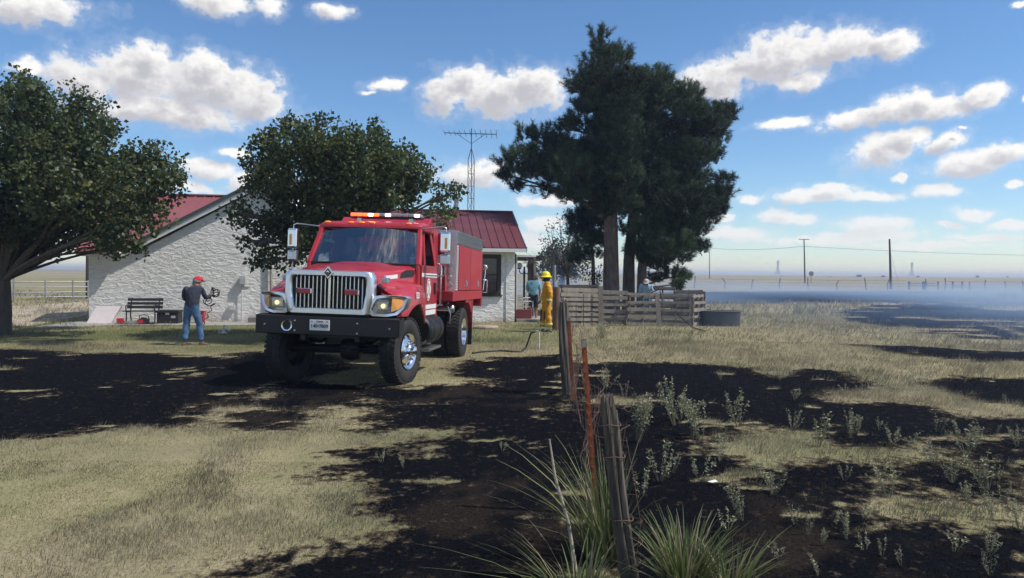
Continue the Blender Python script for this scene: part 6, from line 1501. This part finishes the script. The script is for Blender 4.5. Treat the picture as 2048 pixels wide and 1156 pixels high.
def shoe(e, heel, toe, material, s=1.0):
    h, t = Vector(heel), Vector(toe); d = (t-h).normalized(); x = d.cross(Vector((0,0,1))).normalized(); secs = []
    L2 = (t-h).length
    for k, (w, hh) in enumerate(((.022,.05),(.038,.085),(.040,.095),(.042,.075),(.047,.058),(.040,.045),(.02,.03))):
        c = h + d*L2*k/6; secs.append([tuple(Vector((c.x, c.y, 0)) + x*w*a + Vector((0,0,hh*b + max(0, c.z)))) for a, b in ((-1,0),(-1,.35),(-.75,.8),(0,1),(.75,.8),(1,.35),(1,0))])
    mb = MB(); mb.loft(secs, closed=True, capends=True); return mb.build('shoe', material, e, smooth=55)
def band(e, c, ax, r, h, material, name='reflective_band', oval=1.0):
    c = Vector(c); a = Vector(ax).normalized(); x = a.cross(Vector((0,1,0)));
    if x.length < .1: x = a.cross(Vector((1,0,0)))
    x.normalize(); y = a.cross(x); ring = lambda rr, t: [tuple(c + a*t + (x*math.cos(q) + y*math.sin(q)*oval)*rr) for q in [2*math.pi*k/16 for k in range(16)]]
    mb = MB(); mb.loft([ring(r*.97,-h/2-.003), ring(r,-h/2), ring(r,h/2), ring(r*.97,h/2+.003)], closed=True); return mb.build(name, material, e, smooth=50)
B_STD = [('pelvis','waist'),('waist','chest'),('chest','neck'),('neck','head'),('head','crown'),('pelvis','hipL'),('hipL','kneeL'),('kneeL','ankL'),('pelvis','hipR'),('hipR','kneeR'),('kneeR','ankR'),('chest','shL'),('shL','elL'),('elL','wrL'),('chest','shR'),('shR','elR'),('elR','wrR')]
def zones(top, sleeve, fore, pants, shin, head, pelv=None):
    z = {}
    for a, b in B_STD:
        k = a + '-' + b
        z[k] = head if a in ('neck','head') or b == 'crown' else pants if a in ('pelvis','hipL','hipR') and b != 'waist' else shin if a.startswith('knee') else fore if a.startswith('el') else sleeve if a.startswith('sh') else (pelv or top) if k == 'pelvis-waist' else top
    return z
# 1: man with red cap, back turned, carrying a coiled hose
navy = cloth('navy_shirt', (.045,.052,.072)); jeans = cloth('blue_jeans', (.075,.15,.27), .3); leather = mat('brown_leather', (.09,.05,.035), .6)
b = G(383, 691)
J = dict(pelvis=((0,0,.90),(.155,.12)), waist=((.01,.01,1.02),(.15,.115)), chest=((.03,.05,1.24),(.17,.125)), neck=((.06,.10,1.43),(.06,.06)), head=((.09,.15,1.53),(.085,.095)), crown=((.10,.16,1.61),(.07,.08)),
         hipL=((-.10,0,.84),(.10,.105)), kneeL=((-.13,.02,.48),(.078,.085)), ankL=((-.16,-.02,.10),(.068,.075)), hipR=((.10,.01,.84),(.10,.105)), kneeR=((.16,.09,.47),(.075,.085)), ankR=((.20,.06,.10),(.066,.075)),
         shL=((-.17,.04,1.37),(.075,.075)), elL=((-.215,.07,1.10),(.052,.052)), wrL=((-.10,.28,1.04),(.040,.040)), shR=((.21,.08,1.36),(.075,.075)), elR=((.27,.16,1.12),(.058,.058)), wrR=((.33,.33,1.20),(.042,.042)))
p1 = person((b.x, b.y, 0), J, B_STD, zones(navy, navy, navy, jeans, jeans, M_skin), 'person in red cap, navy shirt and jeans carrying a coiled hose')
face(p1, (.09,.15,1.53), (.5,.85,-.15), .95, M_greyhair); cap(p1, (.095,.155,1.53), (.5,.85,-.1), cloth('red_cap',(.50,.03,.05),.1), .98)
shoe(p1, (-.17,-.09,0), (-.15,.17,0), leather); shoe(p1, (.16,.03,0), (.40,.12,.0), leather); hand(p1, (-.09,.29,1.04), (.9,.5,0), (0,0,1), .8); hand(p1, (.335,.34,1.21), (.3,.5,.5), (-1,0,.3), .9)
band(p1, (.0,0,.985), (0,0,1), .158, .035, mat('brown_belt',(.06,.035,.025),.6), 'belt', .78)
hs = MB(); rr = random.Random(6); P = []
for k in range(120):
    t = k/119; a = t*44; r = .055 + .035*math.sin(t*9); P.append(Vector((b.x+.34+.10*math.sin(t*6)+r*math.cos(a)*1.1, b.y+.36+.05*math.cos(t*5)+r*math.sin(a)*.6, 1.30-.30*t+r*math.sin(a)*.9)))
hs.tube(P, .011, 6); P2_ = [Vector((b.x+.44+.06*math.cos(a), b.y+.36, 1.24+.085*math.sin(a))) for a in [k*.35 for k in range(24)]]; hs.tube(P2_, .011, 6)
P3 = [P[-1].lerp(Vector((b.x+.03, b.y+.25, .22)), t) + Vector((.035*math.cos(t*30), .03*math.sin(t*30), 0)) for t in [k/40 for k in range(41)]]; hs.tube(P3, .010, 6)
hs.lathe([(.0,0),(.03,0),(.035,.05),(.02,.09),(.0,.09)], 10, (b.x+.36,b.y+.36,1.30), 'Z'); tag(hs.build('coiled_hose', mat('dark_rubber_hose',(.03,.025,.025),.5), smooth=60), 'tangled coil of dark hose held by the person in red cap', 'hose')
# 2: firefighter in yellow bunker gear, turned towards the house
gear = cloth('yellow_bunker_gear', (.66,.31,.028), .14); lime = mat('lime_reflective_tape', (.60,.66,.20), .5, var=.1); silver = mat('silver_tape', (.55,.56,.54), .4)
b = G(1093, 664)
J = dict(pelvis=((0,0,.98),(.19,.19)), waist=((.0,0,1.10),(.19,.185)), chest=((.01,0,1.34),(.195,.20)), neck=((-.02,.0,1.53),(.075,.08)), head=((-.05,0,1.64),(.092,.088)), crown=((-.05,0,1.73),(.075,.075)),
         hipL=((.02,-.09,.92),(.125,.125)), kneeL=((.03,-.09,.52),(.098,.105)), ankL=((.09,-.08,.14),(.092,.098)), hipR=((-.02,.10,.92),(.125,.125)), kneeR=((-.08,.10,.52),(.098,.105)), ankR=((-.13,.10,.14),(.092,.098)),
         shL=((.02,-.19,1.43),(.10,.10)), elL=((.10,-.25,1.16),(.085,.085)), wrL=((.05,-.25,.92),(.07,.07)), shR=((.0,.19,1.43),(.10,.10)), elR=((-.06,.26,1.16),(.085,.085)), wrR=((-.18,.22,.98),(.07,.07)))
p2 = person((b.x, b.y, 0), J, B_STD, zones(gear, gear, gear, gear, gear, M_skin), 'firefighter in yellow bunker suit and yellow helmet standing near the porch', .014)
face(p2, (-.05,0,1.645), (-1,.15,0), .95, M_hair)
hel = MB(); c = Vector((-.04,0,1.71)); secs = []
for k in range(8):
    ph = k/7*math.pi/2; secs.append([(c.x + .15*math.sin(max(.02,ph))*math.cos(a), c.y + .125*math.sin(max(.02,ph))*math.sin(a), c.z + .155*math.cos(ph)) for a in [2*math.pi*j/20 for j in range(20)]])
secs.append([(c.x + .16*math.cos(a), c.y + .135*math.sin(a), c.z-.005) for a in [2*math.pi*j/20 for j in range(20)]]); secs.append([(c.x + .01 + .20*math.cos(a), c.y + .165*math.sin(a), c.z-.03) for a in [2*math.pi*j/20 for j in range(20)]]); secs.append([(c.x + .01 + .19*math.cos(a), c.y + .155*math.sin(a), c.z-.04) for a in [2*math.pi*j/20 for j in range(20)]])
hel.loft(secs, closed=True); hobj = hel.build('helmet', mat('yellow_helmet_shell',(.72,.62,.02),.35,var=.06), p2, smooth=60)
MB().beam((.11,0,1.74),(-.19,0,1.76),.02,.02).build('helmet_ridge', mat('yellow_helmet_shell',(1,1,0)), hobj); MB().obox((-.205,0,1.75),(.02,.09,.11), rotm(0,.25,0)).build('helmet_shield', mat('dark_leather',(.03,.02,.02),.6), hobj)
nd_ = MB(); nd_.loft([[(-.04+.13*math.cos(a)*k[0], .12*math.sin(a)*k[0], k[1]) for a in [-2.2+4.4*j/12 for j in range(13)]] for k in ((1,1.685),(1.02,1.62),(.95,1.55))]); nd_.build('ear_flap', mat('black_nomex',(.02,.02,.022),.9), hobj, 60)
band(p2, (.06,-.25,.985), (.2,0,1), .093, .055, lime); band(p2, (-.15,.23,1.02), (.3,.1,1), .09, .055, lime); band(p2, (.065,-.08,.25), (0,0,1), .113, .06, lime); band(p2, (-.088,.10,.25), (0,0,1), .113, .06, lime)
band(p2, (.022,-.21,1.33), (0,0,1), .11, .02, gear, 'sleeve_seam')
MB().obox((-.175,.09,.50),(.035,.15,.34), rotm(0,.05,0)).build('knee_pad', mat('black_leather_patch',(.02,.02,.024),.7), p2, bevel=.02); MB().obox((-.075,-.09,.50),(.035,.13,.30), rotm(0,.02,0)).build('knee_pad', mat('black_leather_patch',(.02,.02,.024),.7), p2, bevel=.02)
bt = mat('black_rubber_boot',(.02,.02,.02),.5); shoe(p2, (.16,-.09,0), (-.12,-.09,0), bt); shoe(p2, (0,.10,0), (-.27,.11,0), bt)
hand(p2, (.045,-.25,.905), (-.1,0,-1), (-1,0,0), .7); hand(p2, (-.19,.22,.955), (-.5,0,-.8), (0,-1,0), .7)
# 3: man in pale blue shirt and shorts by the porch
lb2 = cloth('pale_blue_shirt', (.16,.34,.42), .15); short = cloth('dark_grey_shorts', (.035,.035,.042)); b = G(1066, 641.5)
J = dict(pelvis=((0,0,.94),(.17,.14)), waist=((.0,0,1.06),(.175,.15)), chest=((.0,.01,1.30),(.19,.14)), neck=((.05,.02,1.52),(.065,.065)), head=((.09,.03,1.64),(.088,.092)), crown=((.09,.03,1.73),(.072,.075)),
         hipL=((-.09,0,.88),(.12,.12)), kneeL=((-.08,-.01,.50),(.075,.08)), ankL=((-.08,0,.10),(.048,.05)), hipR=((.10,0,.88),(.12,.12)), kneeR=((.11,.0,.50),(.075,.08)), ankR=((.10,.03,.10),(.048,.05)),
         shL=((-.20,.0,1.43),(.085,.085)), elL=((-.24,.06,1.16),(.055,.055)), wrL=((-.10,.22,1.08),(.038,.038)), shR=((.20,.0,1.43),(.085,.085)), elR=((.25,-.02,1.15),(.055,.055)), wrR=((.24,.12,.95),(.038,.038)))
Z = zones(lb2, lb2, M_skin, short, M_skin, M_skin); p3 = person((b.x, b.y, .0), J, B_STD, Z, 'person in pale blue shirt, dark shorts and cap by the porch', .008)
face(p3, (.09,.03,1.645), (.75,.6,0), .95, M_greyhair); cap(p3, (.09,.03,1.64), (.75,.6,0), cloth('grey_cap',(.14,.12,.12)), 1.0)
wsh = mat('dark_shoe',(.03,.03,.035),.6); shoe(p3, (-.12,-.08,.0), (-.02,.17,.0), wsh); shoe(p3, (.06,-.06,0), (.24,.13,0), wsh); hand(p3, (-.09,.23,1.07), (.7,.6,-.2), (0,0,1), .7); hand(p3, (.24,.125,.93), (0,.3,-1), (-1,0,0), .6)
for xx in (-.085,.105): band(p3, (xx,0,.53), (0,0,1), .098, .05, short, 'shorts_hem')
# 4: stooping man behind the pallets
b = Vector((at(1291,600,28.6).x, 28.6, 0)); pale = cloth('washed_blue_shirt', (.24,.36,.45), .12)
J = dict(pelvis=((.02,.10,.88),(.16,.13)), waist=((.01,.05,1.00),(.165,.13)), chest=((-.01,-.08,1.22),(.18,.13)), neck=((-.02,-.20,1.40),(.062,.062)), head=((-.03,-.27,1.49),(.085,.092)), crown=((-.03,-.28,1.58),(.07,.075)),
         hipL=((-.10,.10,.83),(.10,.105)), kneeL=((-.11,.02,.46),(.075,.08)), ankL=((-.11,.10,.09),(.06,.065)), hipR=((.12,.10,.83),(.10,.105)), kneeR=((.14,.04,.46),(.075,.08)), ankR=((.14,.12,.09),(.06,.065)),
         shL=((-.21,-.10,1.34),(.08,.08)), elL=((-.26,-.14,1.08),(.055,.055)), wrL=((-.12,-.32,.98),(.038,.038)), shR=((.19,-.10,1.34),(.08,.08)), elR=((.25,-.16,1.10),(.055,.055)), wrR=((.14,-.36,1.08),(.038,.038)))
p4 = person((b.x, b.y, 0), J, B_STD, zones(pale, pale, M_skin, jeans, jeans, M_skin), 'person in washed blue shirt stooping behind the pallets', .008)
face(p4, (-.03,-.275,1.495), (-.2,-.85,-.35), .95, M_greyhair); cap(p4, (-.03,-.275,1.49), (-.2,-.85,-.3), cloth('pale_cap',(.40,.38,.34)), 1.0); shoe(p4, (-.11,.18,0), (-.12,-.08,0), wsh); shoe(p4, (.14,.2,0), (.16,-.06,0), wsh); hand(p4, (-.115,-.33,.97), (.5,-.6,-.2), (0,0,1), .9); hand(p4, (.14,-.37,1.08), (0,-.7,.2), (-1,0,0), .9)
ho = MB(); P = [b + Vector((.14,-.44,1.10)), b + Vector((.3,-1.2,1.25)), at(1325,606,26.35), at(1345,618,25.95), at(1362,634,25.8), G(1385,655,.02), G(1410,662,.02)]
ho.tube(P, .022, 8); tag(ho.build('fire_hose', mat('dark_rubber_hose',(.03,.025,.025),.5), smooth=60), 'dark hose running from the stooping person over the pallets', 'hose')
# a scrap of pale litter, the sprig at the field edge
b = G(1424, 970); o = MB().add([(-.04,0,.01),(.03,.012,.025),(.05,-.004,.012),(.0,-.012,.005)], [(0,1,2),(0,2,3)]).build('paper_scrap', M_wht); o.location = (b.x,b.y,0.02); tag(o, 'small white paper scrap on the blackened pasture', 'litter')

# ------------------------------------------------------------------ smoke haze in the air
def volume(name, lo, hi, dens, color, noise=None, aniso=.2, absorb=(0,0,0)):
    mb = MB(); mb.box(lo, hi); o = mb.build(name, [], None) if False else None
    me = bpy.data.meshes.new(name); me.from_pydata(mb.v, [], mb.f); bm = bmesh.new(); bm.from_mesh(me); bmesh.ops.recalc_face_normals(bm, faces=bm.faces); bm.to_mesh(me); bm.free()
    o = bpy.data.objects.new(name, me); COL.objects.link(o)
    ma = bpy.data.materials.new(name + '_air'); ma.use_nodes = True; nt = ma.node_tree; N, L = nt.nodes, nt.links; N.clear()
    out = N.new('ShaderNodeOutputMaterial'); v = N.new('ShaderNodeVolumePrincipled'); v.inputs['Color'].default_value = c4(color); v.inputs['Density'].default_value = dens; v.inputs['Anisotropy'].default_value = aniso
    v.inputs['Absorption Color'].default_value = (0.5,.5,.5,1)
    if noise: noise(N, L, v)
    L.new(v.outputs[0], out.inputs['Volume']); me.materials.append(ma); return o
hz = volume('haze', (-7000,-500,-1.2), (7000,9000,15.5), .0008, (.52,.67,1.0))
tag(hz, 'thin blue smoke haze hanging over the whole yard', 'haze', kind='stuff')
def smoke_noise(N, L, v):
    tc = N.new('ShaderNodeTexCoord'); mp = N.new('ShaderNodeMapping'); mp.inputs['Scale'].default_value = (.035,.06,.6); L.new(tc.outputs['Object'], mp.inputs[0])
    n = N.new('ShaderNodeTexNoise'); n.inputs['Scale'].default_value = 1.0; n.inputs['Detail'].default_value = 3; L.new(mp.outputs[0], n.inputs['Vector'])
    sp = N.new('ShaderNodeSeparateXYZ'); L.new(tc.outputs['Object'], sp.inputs[0])
    def rng(x, a, b, c, d):
        q = N.new('ShaderNodeMapRange'); q.interpolation_type = 'SMOOTHSTEP'; q.inputs[1].default_value = a; q.inputs[2].default_value = b; q.inputs[3].default_value = c; q.inputs[4].default_value = d; L.new(x, q.inputs[0]); return q.outputs[0]
    def mul(a, b):
        m = N.new('ShaderNodeMath'); m.operation = 'MULTIPLY'
        for i, q in enumerate((a, b)):
            if isinstance(q, float): m.inputs[i].default_value = q
            else: L.new(q, m.inputs[i])
        return m.outputs[0]
    d = mul(rng(n.outputs[0],  .40, .64, .03, 1.0), rng(sp.outputs[2], .1, 1.7, 1.0, 0.0)); xr = N.new('ShaderNodeMath'); xr.operation = 'MULTIPLY_ADD'; L.new(sp.outputs[0], xr.inputs[0]); xr.inputs[1].default_value = 1.6; L.new(sp.outputs[1], xr.inputs[2])
    d = mul(d, rng(xr.outputs[0], 26, 72, 0.0, 1.0)); d = mul(d, rng(sp.outputs[1], 58, 105, 1.0, .0))
    d = mul(d, .11); L.new(d, v.inputs['Density'])
sm = volume('smoke', (-90,15,-.9), (170,150,1.75), .02, (.38,.60,1.0), smoke_noise, aniso=0.0)
tag(sm, 'low bluish smoke drifting over the burnt field behind the pallets', 'smoke', kind='stuff')
